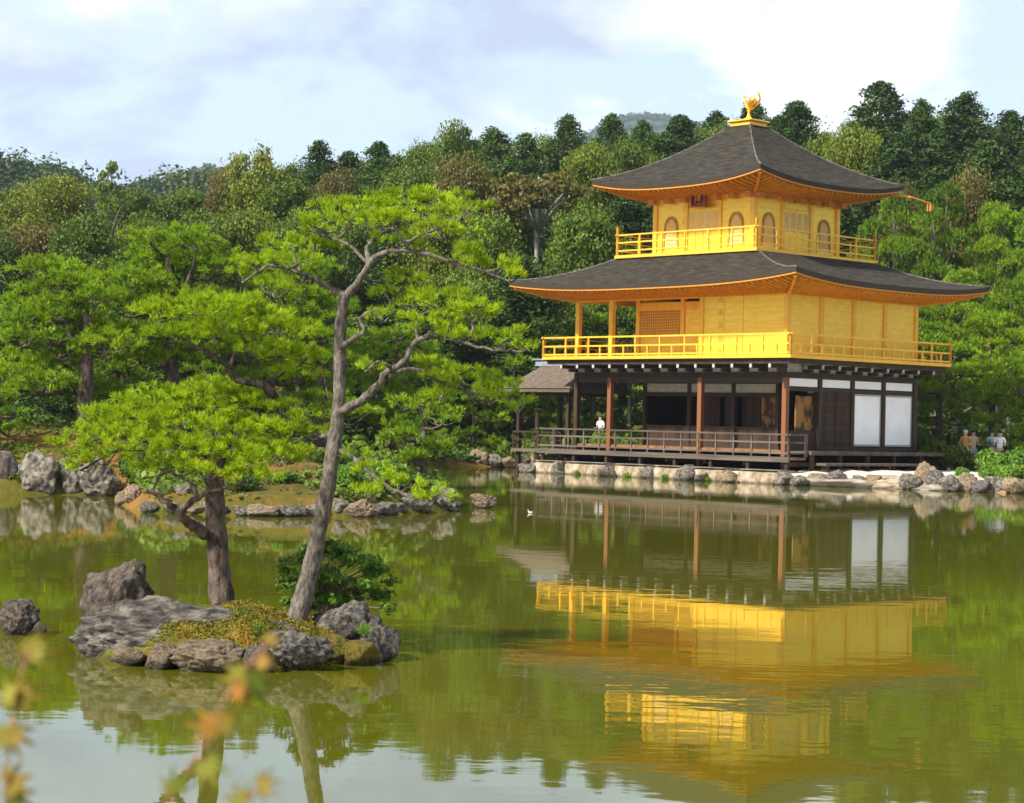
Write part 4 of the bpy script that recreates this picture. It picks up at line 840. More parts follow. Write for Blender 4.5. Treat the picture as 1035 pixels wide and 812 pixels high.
rock_px(22, 645, 40, 36, 20.2, 'rock_dark', 'lone dark rock rising from the water left of the islet', None, 4, .9, .2, big=True); rock_px(40, 643, 16, 16, 20.1, 'rock_dark', 'little dark rock touching the right side of the lone rock', None, 2, .9)
rock_px(488, 515, 26, 15, 52, 'rock_tan', 'pale tan rock alone in the middle of the pond', None, 1, .9, big=True)

# hero pines -----------------------------------------------------------------
Yt = 18.9
T = lambda *q: [(a, b_, Yt+c) for a, b_, c in q]
pad_pine('pine_tree', 'tall leaning pine on the islet with a bare forked trunk and airy umbrella crown',
    T((300, 628, 0), (306, 606, 0), (314, 575, .02), (324, 530, .0), (333, 482, -.03), (340, 435, 0), (343, 400, .0), (344, 345, .03), (346, 312, 0), (350, 297, 0)), (.105, .045),
    [(T((349, 300, 0), (362, 286, -.1), (373, 267, -.15), (385, 257, -.1), (408, 253, -.2), (438, 258, -.3), (466, 268, -.4), (492, 276, -.45)), .045, .010),
     (T((349, 300, 0), (336, 293, .05), (320, 283, 0), (304, 276, -.1), (290, 272, -.15), (272, 268, -.2)), .040, .010),
     (T((374, 266, -.15), (371, 250, 0), (384, 238, .15), (402, 228, .2), (420, 222, .2)), .030, .010),
     (T((372, 268, -.1), (352, 247, .1), (330, 240, .25), (312, 232, .3)), .020, .008),
     (T((408, 253, -.2), (420, 240, -.35), (446, 230, -.5), (465, 222, -.5)), .018, .008),
     (T((358, 290, -.05), (372, 284, .2), (390, 288, .35), (402, 300, .4)), .018, .008),
     (T((344, 352, 0), (358, 342, -.1), (369, 334, -.2), (363, 322, -.15), (378, 314, -.25)), .034, .012),
     (T((342, 416, 0), (360, 408, -.12), (378, 394, -.2), (392, 376, -.25), (411, 362, -.3), (421, 345, -.35), (442, 338, -.4), (466, 346, -.5), (498, 354, -.6), (518, 355, -.6)), .050, .010),
     (T((423, 345, -.35), (422, 325, -.3), (432, 316, -.2), (455, 318, -.1)), .022, .008),
     (T((392, 380, -.25), (418, 374, -.05), (450, 388, .1), (480, 398, .2), (508, 402, .2)), .034, .010),
     (T((396, 372, -.25), (382, 366, -.45), (372, 374, -.5)), .022, .008),
     (T((341, 455, 0), (356, 462, -.15), (374, 478, -.3), (396, 494, -.4), (424, 506, -.5)), .030, .008),
     (T((337, 440, 0), (318, 440, .1), (302, 434, .2), (288, 422, .3), (282, 412, .35)), .030, .010),
     (T((316, 440, .1), (296, 448, .0), (284, 462, -.05)), .018, .008),
     (T((304, 276, -.1), (298, 262, .1), (290, 252, .2)), .016, .007), (T((310, 280, -.05), (296, 292, -.2), (280, 302, -.3)), .014, .006)],
    [(360, 214, 46, 16, Yt+.25, .55), (420, 206, 52, 15, Yt+.1, .55), (468, 214, 26, 16, Yt-.3, .35), (330, 228, 30, 13, Yt+.2, .4), (400, 226, 44, 11, Yt-.3, .4), (448, 236, 34, 10, Yt-.5, .35),
     (298, 250, 34, 14, Yt+.2, .45), (262, 268, 20, 13, Yt-.2, .35), (292, 266, 30, 10, Yt-.25, .35), (276, 292, 22, 10, Yt-.3, .3), (318, 250, 24, 9, Yt+.3, .3), (245, 282, 13, 8, Yt-.25, .25),
     (462, 258, 28, 11, Yt-.4, .35), (494, 270, 28, 9, Yt-.45, .35), (516, 282, 13, 6, Yt-.45, .2), (398, 246, 34, 8, Yt+.25, .35),
     (398, 302, 28, 11, Yt+.35, .35), (414, 284, 26, 8, Yt+.4, .3), (446, 306, 42, 15, Yt-.15, .5), (478, 318, 38, 14, Yt-.4, .45), (506, 342, 28, 12, Yt-.6, .35), (438, 328, 34, 10, Yt-.4, .35), (466, 342, 30, 8, Yt-.3, .3), (528, 352, 12, 7, Yt-.6, .2),
     (388, 322, 18, 8, Yt-.25, .25), (372, 372, 16, 6, Yt-.5, .2), (470, 382, 38, 12, Yt+.1, .45), (506, 396, 32, 12, Yt+.2, .4), (524, 412, 14, 10, Yt+.2, .25), (430, 372, 22, 7, Yt+.0, .3), (446, 398, 26, 8, Yt+.2, .3),
     (286, 416, 24, 10, Yt+.35, .35), (262, 436, 22, 10, Yt+.3, .3), (290, 464, 24, 9, Yt-.05, .3), (258, 462, 18, 9, Yt+.1, .25), (312, 424, 18, 7, Yt+.2, .2),
     (380, 478, 22, 10, Yt-.3, .25), (405, 492, 28, 12, Yt-.4, .3), (436, 505, 20, 11, Yt-.5, .25), (372, 500, 16, 9, Yt-.35, .2), (360, 462, 14, 6, Yt-.15, .2)],
    M['pine'], M['pine_bark_pale'], 11, nl=.074, nw=.0062, nn=16, dens=.28, twig=.0056, puff=.30, spr=.5, upb=1.1)
Ys = 19.3
T = lambda *q: [(a, b_, Ys+c) for a, b_, c in q]
pad_pine('pine_tree', 'shorter pine on the islet with a stout dark trunk and dense low spreading crown',
    T((226, 622, 0), (224, 600, 0), (221, 570, 0), (218, 530, 0), (217, 500, 0), (220, 470, .05), (232, 437, .1), (252, 422, .1), (270, 408, .05), (277, 398, 0)), (.128, .052),
    [(T((218, 542, 0), (203, 536, -.12), (190, 528, -.2), (176, 514, -.3), (162, 503, -.35), (146, 495, -.4)), .078, .018),
     (T((182, 520, -.25), (192, 508, -.35), (205, 501, -.4), (222, 494, -.5), (246, 488, -.55)), .044, .012),
     (T((200, 505, -.35), (192, 488, -.2), (172, 478, -.1), (150, 470, -.1), (120, 452, -.1)), .026, .008),
     (T((276, 400, 0), (262, 388, -.1), (240, 384, -.15), (228, 370, -.2), (205, 354, -.3), (182, 342, -.4), (160, 334, -.5)), .050, .012),
     (T((232, 372, -.2), (238, 356, -.1), (252, 345, 0), (272, 336, .05)), .024, .008),
     (T((262, 388, -.1), (282, 380, .1), (302, 370, .2)), .024, .008),
     (T((222, 470, .05), (196, 452, .1), (160, 436, .1), (126, 424, .0)), .045, .010), (T((225, 460, .05), (250, 452, -.1), (276, 448, -.2)), .035, .010), (T((222, 475, .05), (215, 440, .3), (205, 415, .4)), .035, .010)],
    [(212, 402, 62, 18, Ys+.35, .6), (160, 408, 44, 16, Ys+.1, .5), (252, 412, 38, 16, Ys+.2, .5), (128, 426, 44, 16, Ys-.0, .5), (92, 440, 30, 14, Ys-.05, .4), (66, 452, 18, 13, Ys-.1, .3),
     (190, 426, 56, 16, Ys-.25, .5), (240, 434, 50, 16, Ys-.3, .5), (284, 438, 34, 14, Ys-.15, .45), (146, 446, 50, 17, Ys-.35, .5), (108, 462, 34, 15, Ys-.2, .4), (196, 456, 52, 16, Ys-.5, .45), (250, 460, 48, 16, Ys-.5, .45),
     (292, 458, 26, 13, Ys-.3, .35), (160, 474, 34, 13, Ys-.4, .35), (214, 478, 40, 13, Ys-.6, .35), (254, 482, 28, 12, Ys-.6, .3), (322, 440, 14, 9, Ys-.1, .25), (82, 470, 16, 10, Ys-.1, .25),
     (200, 312, 44, 15, Ys-.25, .5), (240, 316, 46, 16, Ys-.1, .5), (282, 334, 40, 17, Ys+.05, .5), (160, 318, 26, 13, Ys-.4, .4), (222, 336, 48, 13, Ys-.3, .45), (176, 340, 28, 9, Ys-.5, .3), (262, 356, 40, 12, Ys-.1, .4), (306, 358, 20, 15, Ys+.2, .35), (300, 378, 24, 9, Ys+.2, .3)],
    M['pine'], M['pine_bark'], 12, nl=.074, nw=.0066, nn=17, dens=.36, twig=.005, puff=.30, spr=.5, upb=1.1)

# background pines ------------------------------------------------------------------
GB = 'pines on the far left bank'
def pads_auto(cx_, cy_, w, h, Y, n, seed, flat=.2):
    "n pads filling a dome w x h pixels around (cx,cy)"
    rg = random.Random(seed); out = []
    for k in range(n):
        u = rg.uniform(-1, 1); v = 1-2*(k+.5)/n; r_ = math.sqrt(max(.05, 1-max(v, -.2)**2)); rx = w*rg.uniform(.20, .34)*(.6+.4*r_)
        out.append((cx_+u*w*.38*r_, cy_-v*h*.45, rx, rx*flat*rg.uniform(1, 1.6), Y+rg.uniform(-1, 1)*w*.3*r_*Y/F, rx*Y/F*.9))
    return out
def bgpine(label, px, py, Y, lean, topx, topy, w, h, cyc, n, seed, group=GB, m='pine_far', nl=.18, r=.2, dens=.38, flat=.24, nn=11, nw=.024):
    pads = pads_auto(topx, cyc, w, h, Y, n, seed, flat)
    tr = [(px, py, Y), (px+lean*.3, py+(topy-py)*.35, Y), (px+lean*.2, py+(topy-py)*.65, Y), (topx, topy+(py-topy)*.12, Y)]
    lb = []
    for k, p in enumerate(pads[::2]):
        f_ = .45+.5*(k/len(pads[::2])); sx = px+(topx-px)*f_; sy = py+(topy-py)*f_
        lb.append(([(sx, max(sy, p[1]+3), Y), ((sx+p[0])/2, (max(sy, p[1])+p[1])/2+4, (Y+p[4])/2), (p[0], p[1]+p[3]*.6, p[4])], r*.38, r*.12))
    return pad_pine('pine_tree', label, tr, (r, r*.3), lb, pads, M[m], M['pine_bark'], seed, nl=nl, nw=nw, nn=nn, dens=dens, twig=.016, group=group, under=.25, upb=1.2, shell=.4, puff=.36, spr=.5)
bgpine('broad layered pine with a thick dark trunk above the left shore rocks', 86, 438, 60, 4, 62, 252, 150, 150, 335, 22, 21, r=.32)
bgpine('wide flat topped pine crown rising highest on the left bank', 176, 440, 62, -8, 170, 236, 160, 150, 300, 24, 22, r=.3)
bgpine('dense pine behind the tall islet pine with a dark sloping trunk', 322, 452, 64, 10, 300, 262, 130, 170, 345, 22, 23, r=.34)
bgpine('low bright pine cut by the left edge of the photo above the shore', -4, 450, 57, 4, 0, 372, 62, 72, 408, 10, 24, r=.14)
bgpine('pine with drooping lower boughs between the two wide pines of the left bank', 122, 442, 64, 4, 118, 330, 110, 90, 375, 14, 25, r=.2)
bgpine('bushy rounded pine near the tip of the left bank', 428, 478, 52.5, 2, 422, 402, 72, 74, 436, 13, 26, r=.12, flat=.35)
bgpine('pale green pine rising behind the right half of the tall islet pine', 400, 455, 66, 8, 398, 330, 110, 110, 385, 15, 27, r=.22)
bgpine('slim pine behind the shorter islet pine crown', 236, 446, 66, 4, 232, 300, 100, 120, 360, 15, 28, r=.22)
GN = 'small pines left of the golden pavilion'
for i, (px, py, top, w, cyc, lab) in enumerate([(478, 470, 398, 48, 424, 'leftmost small pine on the shore left of the golden pavilion'), (492, 470, 372, 56, 405, 'small pine with a pale stem, second left of the golden pavilion'), (516, 472, 356, 58, 392, 'small pine reaching up beside the fishing pavilion roof'),
                                                      (556, 470, 404, 50, 428, 'low spreading pine seen under the fishing pavilion roof'), (462, 470, 380, 50, 412, 'small dark pine beside the tip of the left bank')]):
    bgpine(lab, px, py, 101.5+i*.8, 3, px+2, top, w, cyc-top+36, cyc, 10, 40+i, GN, 'pine_far', .26, .12, .5, .26, 6, .05)
GP = 'pines right of the golden pavilion'
for i, (px, py, Y, top, w, cyc, lab) in enumerate([(948, 470, 97, 336, 84, 388, 'layered pine just right of the white screens'), (1002, 474, 96, 310, 96, 370, 'tall layered pine behind the visitors at the right'), (1040, 474, 92, 352, 96, 408, 'wide pine cut by the right edge of the photo'), (912, 462, 99, 300, 70, 345, 'pine half hidden behind the right end of the golden pavilion')]):
    bgpine(lab, px, py, Y, 4, px, top, w, cyc-top+50, cyc, 15, 60+i, GP, 'pine_far', .27, .22, .5, .25, 6, .05)

# ground cover: low leaves over the banks
def cover(name, label, n, x0, x1, y0, y1, size, hmax, m, seed, thr, cat='ground cover'):
    rg = np.random.default_rng(seed); X = rg.uniform(x0, x1, n*3); Y = rg.uniform(y0, y1, n*3); Hh = height(X, Y); sdv = sd_shore(X, Y)
    lx = (X-CX)*Rv.x+(Y-CY)*Rv.y; ly = (X-CX)*Lv.x+(Y-CY)*Lv.y
    nn_ = np.array([noise.noise(Vector((x*.28, y*.28, seed))) for x, y in zip(X, Y)])
    ok = (sdv > .3) & (nn_ > thr) & (np.maximum(np.abs(lx-6)-9.4, np.abs(ly+2.5)-17.7) > 0) & (np.abs(X) < Y*.27+3)
    X, Y, Hh, nn_ = X[ok][:n], Y[ok][:n], Hh[ok][:n], nn_[ok][:n]; k_ = len(X)
    P = np.stack([X, Y, Hh+rg.random(k_)*hmax*np.clip((nn_-thr)*3, .15, 1)], 1); V, Fx, tt = leaf_quads(P, np.tile([0, -.3, 1.], (k_, 1)), size, rg, np.clip(nn_+.5, 0, 1))
    tag(link(name, np_mesh(name, V, Fx, m, 4, tt)), label, cat, kind='stuff')
cover('moss_cover', 'orange green moss and fallen needles over the left bank', 26000, -22, 0, 44, 100, .10, .08, M['rust'], 1, -.25)
cover('low_undergrowth', 'low green undergrowth over the left bank', 34000, -24, 2, 44, 104, .15, .42, M['broad'], 2, -.02)
cover('slope_undergrowth', 'green undergrowth beneath the trees behind the pavilion', 42000, -34, 38, 88, 135, .32, .9, M['broad'], 3, -.45)
def islet_moss():
    rg = np.random.default_rng(8); n = 36000; a = rg.uniform(0, 6.28, n); r_ = np.sqrt(rg.random(n))*.96; x = 1.40*np.cos(a)*r_; y = 1.25*np.sin(a)*r_; zz = []
    for xx, yy, k_ in zip(x, y, r_): zz.append(.40*(1-k_**2.4)-.16*k_**6+.10*noise.noise(Vector((xx*2.2, yy*2.2, 3)))*(1-k_*.3)+.03*noise.noise(Vector((xx*9, yy*9, 1))))
    P = np.stack([x, y, np.array(zz)+rg.random(n)*.035], 1); tn = np.array([.5+.9*noise.noise(Vector((p[0]*3, p[1]*3, 7))) for p in P])
    V, Fx, tt = leaf_quads(P, np.tile([0, -.2, 1.], (n, 1)), .016, rg, np.clip(tn, 0, 1)); tag(link('islet_moss', np_mesh('islet_moss', V, Fx, M['moss_leaf'], 4, tt), None, IC), 'golden and green moss carpet over the islet', 'moss', kind='stuff')
M['moss_leaf'] = leafmat('moss_fronds', (.035, .070, .004), (.24, .15, .008), .2, (.36, .12, .008), 3.0)
islet_moss()
V = ridge_mesh('right_bank', [(1500, 330), (1900, 250), (2600, 240), (3600, 280), (4600, 330)], 62, 22, M['far_soil'], .2, seed=2)
canopy('right_bank_wood', V, 500, 1.7, .5, 150, M['broad'], 4, 'unseen leafy wood added on the right bank of the pond')  # out of view, added to dim light and reflections on the gold right face

# shrubs ------------------------------------------------------------------------------
def shrub_mesh(seed, m, leaf, n=2600):
    rg = np.random.default_rng(seed); P = []; Nn = []; tn = []
    for k in range(22):
        a = rg.uniform(0, 6.28); r_ = math.sqrt(rg.random())*.75; c = np.array([r_*math.cos(a), r_*math.sin(a), .25+.5*rg.random()*(1-r_*.6)])
        d = rg.normal(0, 1, (n//22, 3)); d[:, 2] += .4; d /= np.linalg.norm(d, axis=1, keepdims=True); P.append(c+d*.30*rg.uniform(.5, 1.1, (len(d), 1))); Nn.append(d); tn.append(np.full(len(d), rg.random()))
    P = np.vstack(P); P[:, 2] = np.abs(P[:, 2])
    V, Fx, tt = leaf_quads(P, np.vstack(Nn), leaf, rg, np.concatenate(tn)); return np_mesh('foliage', V, Fx, m, 4, tt)
SHR = {('shrub', 0): shrub_mesh(1, M['shrub'], .11), ('fresh', 0): shrub_mesh(2, M['fresh'], .12), ('olive', 0): shrub_mesh(3, M['olive'], .12), ('fresh', 1): shrub_mesh(4, M['fresh'], .10)}
stem_me = MB().tube([(0, 0, -.3), (0, 0, .6)], [.03, .015], 5).tube([(0, 0, 0), (.3, .1, .6)], [.02, .01], 5).tube([(0, 0, 0), (-.3, -.1, .6)], [.02, .01], 5).mesh('stem', M['far_bark'])
def shrub(px, py, w, h, Y, key, lab, group=None):
    c = at(px, py, Y); o = empty('shrub', (c.x, Y, hz(c.x, Y)-.02), rnd.uniform(0, 6.28)); k_ = Y/F; o.scale = (w*k_/2, w*k_/2, h*k_)
    link('foliage', SHR[key], o); link('stem', stem_me, o); tag(o, lab, 'shrub', group)
GS = 'shrubs on the right bank'
for px, py, w, h, Y, key, lab in [(945, 466, 40, 34, 88, ('olive', 0), 'yellow green shrub against the right end of the white screens'), (972, 468, 46, 30, 87, ('olive', 0), 'yellow green shrub below the visitors in orange and beige'), (1003, 470, 44, 26, 86, ('fresh', 0), 'bright green shrub below the visitors in white and blue'),
        (1036, 470, 50, 30, 86, ('fresh', 1), 'green shrub at the right edge above the pale path'), (1000, 488, 26, 16, 77.5, ('fresh', 0), 'low green clump between the shore rocks at right'), (1024, 488, 40, 18, 76.6, ('fresh', 1), 'spreading green clump on the shore at the right edge'),
        (972, 486, 16, 11, 78.3, ('fresh', 1), 'little green plant on the shore rocks below the path'), (1048, 490, 34, 20, 76.2, ('shrub', 0), 'dark clump on the shore cut by the right edge'),
        (608, 462, 30, 30, 101, ('fresh', 0), 'green shrub hiding the legs of the visitor under the left end of the pavilion'), (930, 450, 30, 40, 93, ('shrub', 0), 'dark green shrub behind the right corner post')]: shrub(px, py, w, h, Y, key, lab, GS)
GL = 'shrubs on the left bank'
for px, py, w, h, Y, key, lab in [(132, 500, 40, 26, 55, ('shrub', 0), 'dark shrub beside the red streaked shore boulder'), (248, 508, 46, 20, 46.5, ('shrub', 0), 'dark low shrub behind the shorter pine trunk on the bank'), (290, 498, 34, 14, 47.5, ('fresh', 0), 'bright fern clump on the mossy bank behind the leaning trunk'),
        (350, 498, 40, 26, 47.6, ('fresh', 1), 'bright shrub on the mossy bank right of the leaning trunk'), (395, 500, 50, 30, 48.6, ('fresh', 0), 'green shrub above the shore rocks of the bank tip'), (215, 470, 40, 22, 52, ('olive', 0), 'yellowish shrub on the bank above the shorter pine limb'),
        (170, 462, 60, 30, 60, ('fresh', 1), 'green shrub on the moss slope left of the islet pines'), (20, 445, 60, 30, 63, ('shrub', 0), 'dark shrub on top of the orange moss slope'), (350, 455, 50, 30, 60, ('shrub', 0), 'dark shrub between the trunks on the left bank'), (455, 470, 36, 22, 70, ('fresh', 0), 'green shrub at the back of the cove')]: shrub(px, py, w, h, Y, key, lab, GL)
# the leafy shrub at the foot of the leaning trunk
def islet_shrub():
    c = at(330, 612, 19.35); o = empty('shrub', (c.x, c.y, .40)); rg = np.random.default_rng(5); P = []; Nn = []; st = MB(); tn = []
    for k in range(60):
        tx = rg.uniform(-.44, .60); tz = rg.uniform(.03, .70)*(1-abs(tx)*.8); ty = rg.uniform(-.35, .35); e = Vector((tx, ty, tz))
        st.tube(smooth_path([(0, 0, -.1), (tx*.4, ty*.4, tz*.7), e], 2), [.008, .007, .006, .005, .003], 4)
        d = rg.normal(0, 1, (60, 3)); d[:, 2] += .3; d /= np.linalg.norm(d, axis=1, keepdims=True); P.append(np.array(e)+d*[.12, .12, .06]*rg.uniform(.3, 1, (60, 1))); Nn.append(d*[.5, .5, 1]); tn.append(np.full(60, rg.random()))
    V, Fx, tt = leaf_quads(np.vstack(P), np.vstack(Nn), .034, rg, np.concatenate(tn), 1.8, .5); link('foliage', np_mesh('foliage', V, Fx, M['islet_shrub'], 4, tt), o); st.build('stems', M['far_bark'], o)
    tag(o, 'dark leafy shrub at the foot of the leaning pine on the islet', 'shrub')
islet_shrub()

# shore stones ------------------------------------------------------------------------------
GR2 = 'rocks of the left shore'
for px, pyb, w, h, Y, mk, lab, sd_, kw in [
    (4, 502, 34, 44, 54.3, 'rock_dark', 'dark boulder cut by the left edge of the photo', 4, {}), (38, 502, 50, 42, 54.2, 'rock_shore', 'big angular boulder with a dark left face on the left shore', 3, dict(big=True)), (72, 502, 30, 38, 54.2, 'rock_shore', 'narrow pale grey boulder between two big ones on the left shore', 1, dict(big=True)),
    (98, 503, 44, 38, 54.0, 'rock_shore', 'reddish streaked block shaped boulder on the left shore', 5, dict(big=True)), (138, 515, 24, 26, 48.2, 'rock_tan', 'pale standing stone in the water by the dark shrub', 2, dict(big=True)), (164, 512, 34, 18, 46.6, 'rock_shore', 'low pale rock left of the pointed white stone', 6, {}),
    (186, 512, 26, 32, 46.0, 'rock_shore', 'pointed whitish stone seen through the shorter pine limbs', 0, dict(big=True)), (212, 522, 22, 14, 45.3, 'rock_shore', 'small rock at the waterline behind the shorter pine trunk', 4, {}), (262, 520, 44, 12, 45.1, 'rock_tan', 'flat pale stone at the waterline right of the shorter pine trunk', 3, {}),
    (290, 521, 28, 12, 45.2, 'rock_shore', 'flat grey stone beside the leaning trunk', 1, {}), (312, 512, 30, 22, 46.2, 'rock_shore', 'white rounded stone just left of the leaning trunk on the bank', 2, {}), (342, 521, 26, 18, 45.8, 'rock_shore', 'grey stone just right of the leaning trunk', 6, {}),
    (366, 528, 30, 18, 45.6, 'rock_tan', 'pale slab dipping into the water below the drooping bough', 5, dict(big=True)), (392, 522, 28, 16, 46.8, 'rock_shore', 'dark based stone right of the pale dipping slab', 0, {}), (414, 518, 36, 24, 48, 'rock_shore', 'rounded grey boulder half behind the drooping bough', 2, {}),
    (446, 517, 36, 26, 49.6, 'rock_shore', 'sloping grey boulder at the very tip of the left bank', 3, dict(big=True)), (236, 518, 26, 16, 45.6, 'rock_shore', 'grey stone in the shadow of the dark low shrub', 5, {}), (428, 486, 30, 16, 58, 'rock_shore', 'grey stone at the foot of the bushy rounded pine', 4, {})]:
    rock_px(px, pyb, w, h, Y, mk, lab, GR2, sd_, .8, **kw)
for i, (px, pyb, w, h) in enumerate([(112, 508, 26, 16), (124, 512, 20, 14), (152, 514, 20, 12), (176, 520, 24, 12), (196, 523, 22, 10), (224, 521, 20, 12), (244, 522, 22, 11), (278, 521, 20, 10), (302, 523, 18, 12), (322, 523, 26, 13), (354, 524, 20, 12), (380, 525, 22, 12), (403, 521, 22, 14), (426, 519, 22, 13), (458, 515, 16, 10)]):
    Yq = next((q for q in np.arange(40, 56, .1) if sd_shore(np.array([at(px, pyb, q).x]), np.array([q]))[0] > .05), 46)
    rock_px(px, pyb, w, h, Yq, ('rock_shore', 'rock_tan', 'rock')[i % 3], f'{ORD[i]} small stone from the left in the low waterline row of the left bank', 'small waterline stones of the left bank', i+2, .8)
GR3 = 'rocks of the shore left of the pavilion'
for i, (px, w, h) in enumerate([(468, 22, 10), (482, 24, 17), (500, 20, 13), (514, 18, 11), (530, 20, 14), (545, 22, 18), (562, 24, 17), (576, 18, 15)]):
    p_ = at(px, 474, 98.6 if px < 525 else 95.5-(px-540)*.02); rock_px(px, 474, w, h, p_.y, ('rock_shore', 'rock_tan')[i % 2], f'{ORD[i]} rock from the left in the row along the far cove left of the pavilion', GR3, i+2, .9)
# edging of the pavilion's platform: tan blocks with grey boulders between
GE = 'tan edging blocks below the veranda'
segs = [(12.4, 10.9), (10.5, 8.15), (7.5, 5.85), (5.3, 3.85), (3.3, 1.55), (.75, -1.3)]
ov = ['leftmost', 'second', 'third', 'fourth', 'fifth', 'rightmost']
for i, (y0, y1) in enumerate(segs):
    o = empty('edging_block', wl(-1.75, (y0+y1)/2, 0), YAW); L_ = abs(y0-y1)/2; mb = MB(); n = 10
    for k in range(n+1):
        yy = -L_+2*L_*k/n; j1 = .05*noise.noise(Vector((yy*2, i*3, 0))); mb.v += [(-.22+j1, yy, -.35), (-.16+j1, yy, .42+j1*.5), (.1, yy, .50), (.9, yy, .52), (.9, yy, -.35)]
    for k in range(n):
        for q in range(4): mb.f.append((5*k+q, 5*k+q+1, 5*k+q+6, 5*k+q+5))
    mb.f += [tuple(range(5)), tuple(5*n+q for q in reversed(range(5)))]
    mb.build('block', M['stone_tan'], o); mb = MB(); mb.box(-.13, .55, -L_+.02, L_-.02, .52, .545); mb.build('sand_cap', M['stone_slab'], o)
    tag(o, f'{ov[i]} tan edging block at the waterline below the veranda', 'edging stone', GE)
for i, (yy, w, h) in enumerate([(10.7, .75, .85), (7.85, .95, .75), (5.55, .8, .62), (3.55, 1.0, .95), (1.15, 1.0, .62), (-1.55, .9, .7), (12.7, .9, .62), (2.6, .8, .42), (-2.4, .8, .5)]):
    p_ = wl(-1.95, yy); rock(p_.x, p_.y, .12, w*.62, w*.55, h*.60, YAW+i, 'rock_shore' if i != 4 else 'rock_tan', ['grey boulder between the leftmost and second tan edging blocks', 'grey boulder between the second and third tan edging blocks', 'grey boulder between the third and fourth tan edging blocks', 'tall dark grey boulder between the fourth and fifth tan edging blocks', 'rounded orange tan boulder between the fifth and rightmost edging blocks',
        'grey boulder at the right end of the tan edging', 'pale boulder at the left end of the tan edging', 'small flat stone standing in the water before the fifth edging block', 'small stone where the tan edging meets the flat slabs'][i], 'boulders between the edging blocks', i+1)
GF = 'flat stones below the bench'
for i, (x, y, w, d, h, m) in enumerate([(-.55, -3.4, 2.6, 1.0, .34, 'stone_slab'), (.3, -5.6, 2.3, .9, .40, 'stone_tan'), (.75, -7.6, 2.0, .9, .40, 'stone_slab')]):
    p_ = wl(x-.6, y); o = link('flat_stone', rock_mesh(40+i, M[m], 4, .1, .03), None, (p_.x, p_.y, h*.35)); o.scale = (d, w*.75, h); o.rotation_euler = (0, 0, YAW+.25); tag(o, ['pale flat stone below the left end of the bench step', 'tan flat stone below the middle of the bench step', 'long grey flat stone below the right end of the bench step'][i], 'rock', GF)
GR4 = 'rocks of the shore right of the pavilion'
cnt = 0
for i, (px, w, h, dy_) in enumerate([(808, 22, 11, 0), (828, 24, 14, .3), (846, 26, 18, 0), (866, 22, 13, .2), (884, 20, 17, .1), (902, 24, 12, .3), (920, 22, 20, 0), (934, 26, 28, .6), (948, 22, 22, .3), (960, 24, 18, 0), (976, 26, 20, .3), (992, 24, 16, 0), (1008, 28, 18, .4), (1026, 26, 20, 0), (1046, 28, 18, 0)]):
    # find the waterline along this column of the view
    best = None
    for Yq in np.arange(70, 84, .1):
        c = at(px, 490, Yq)
        if sd_shore(np.array([c.x]), np.array([Yq]))[0] > -.05: best = Yq; break
    Yq = (best or 76)+dy_; rock_px(px, 490, w, h, Yq, ('rock_shore', 'rock_tan', 'rock')[i % 3], f'{ORD[i]} rock from the left along the waterline from the bench to the right edge', GR4, i+3, .9, z_base=-.03)
# small yellow-green plants among the stones
GT = 'tiny plants between the waterline stones'
def tuft_plant(loc, s_, lab):
    o = link('grass_tuft', TUFT, None, loc); o.scale = (s_, s_, s_); o.rotation_euler = (0, 0, rnd.random()*6); tag(o, lab, 'plant', GT)
rg = np.random.default_rng(3); V, Fx, tt = tuft_mesh(rg.normal(0, .12, (26, 3))*[1, 1, .1], np.tile([0, 0, 1.], (26, 1)), 7, .35, .03, rg, .5); TUFT = np_mesh('grass_tuft', V, Fx, M['fresh'], 4, tt)
for i, (yy, lab) in enumerate([(9.6, 'grass tuft at the foot of the second tan edging block'), (6.7, 'grass tuft at the foot of the third tan edging block'), (4.6, 'grass tuft at the foot of the fourth tan edging block'), (2.2, 'grass tuft at the foot of the fifth tan edging block')]): tuft_plant(wl(-2.0, yy, .02), .55, lab)
for px, py, Y, s_, lab in [(262, 640, 18.3, .28, 'grass tuft between the two pine trunks on the islet'), (240, 628, 18.6, .22, 'small grass tuft right of the shorter pine trunk foot'), (368, 640, 18.45, .25, 'grass tuft in front of the blocky boulder on the islet'), (224, 655, 18.0, .18, 'tiny grass tuft on the moss bank of the islet')]:
    c = at(px, py, Y); tuft_plant((c.x, Y, c.z), s_, lab)

# bits of moss carpet relief on the islet: handled by material bump
# white bird on the water
def bird():
    c = at(536, 519, 49.5); o = empty('water_bird', (c.x, c.y, 0), 2.6); o.scale = (.45, .45, .45)
    MB().tube(smooth_path([(-.16, 0, .06), (-.06, 0, .05), (.06, 0, .05), (.11, 0, .09), (.12, 0, .15), (.15, 0, .17), (.18, 0, .165)], 3), [.008, .03, .045, .055, .06, .06, .058, .052, .045, .035, .028, .024, .022, .024, .026, .022, .014, .008, .004], 8).build('body', M['white_tip'], o, True)
    MB().tube([(.175, 0, .165), (.215, 0, .16)], [.010, .002], 5).build('beak', M['copper_edge'], o)
    tag(o, 'tiny white bird floating on the pond below the timber post', 'bird')
bird()

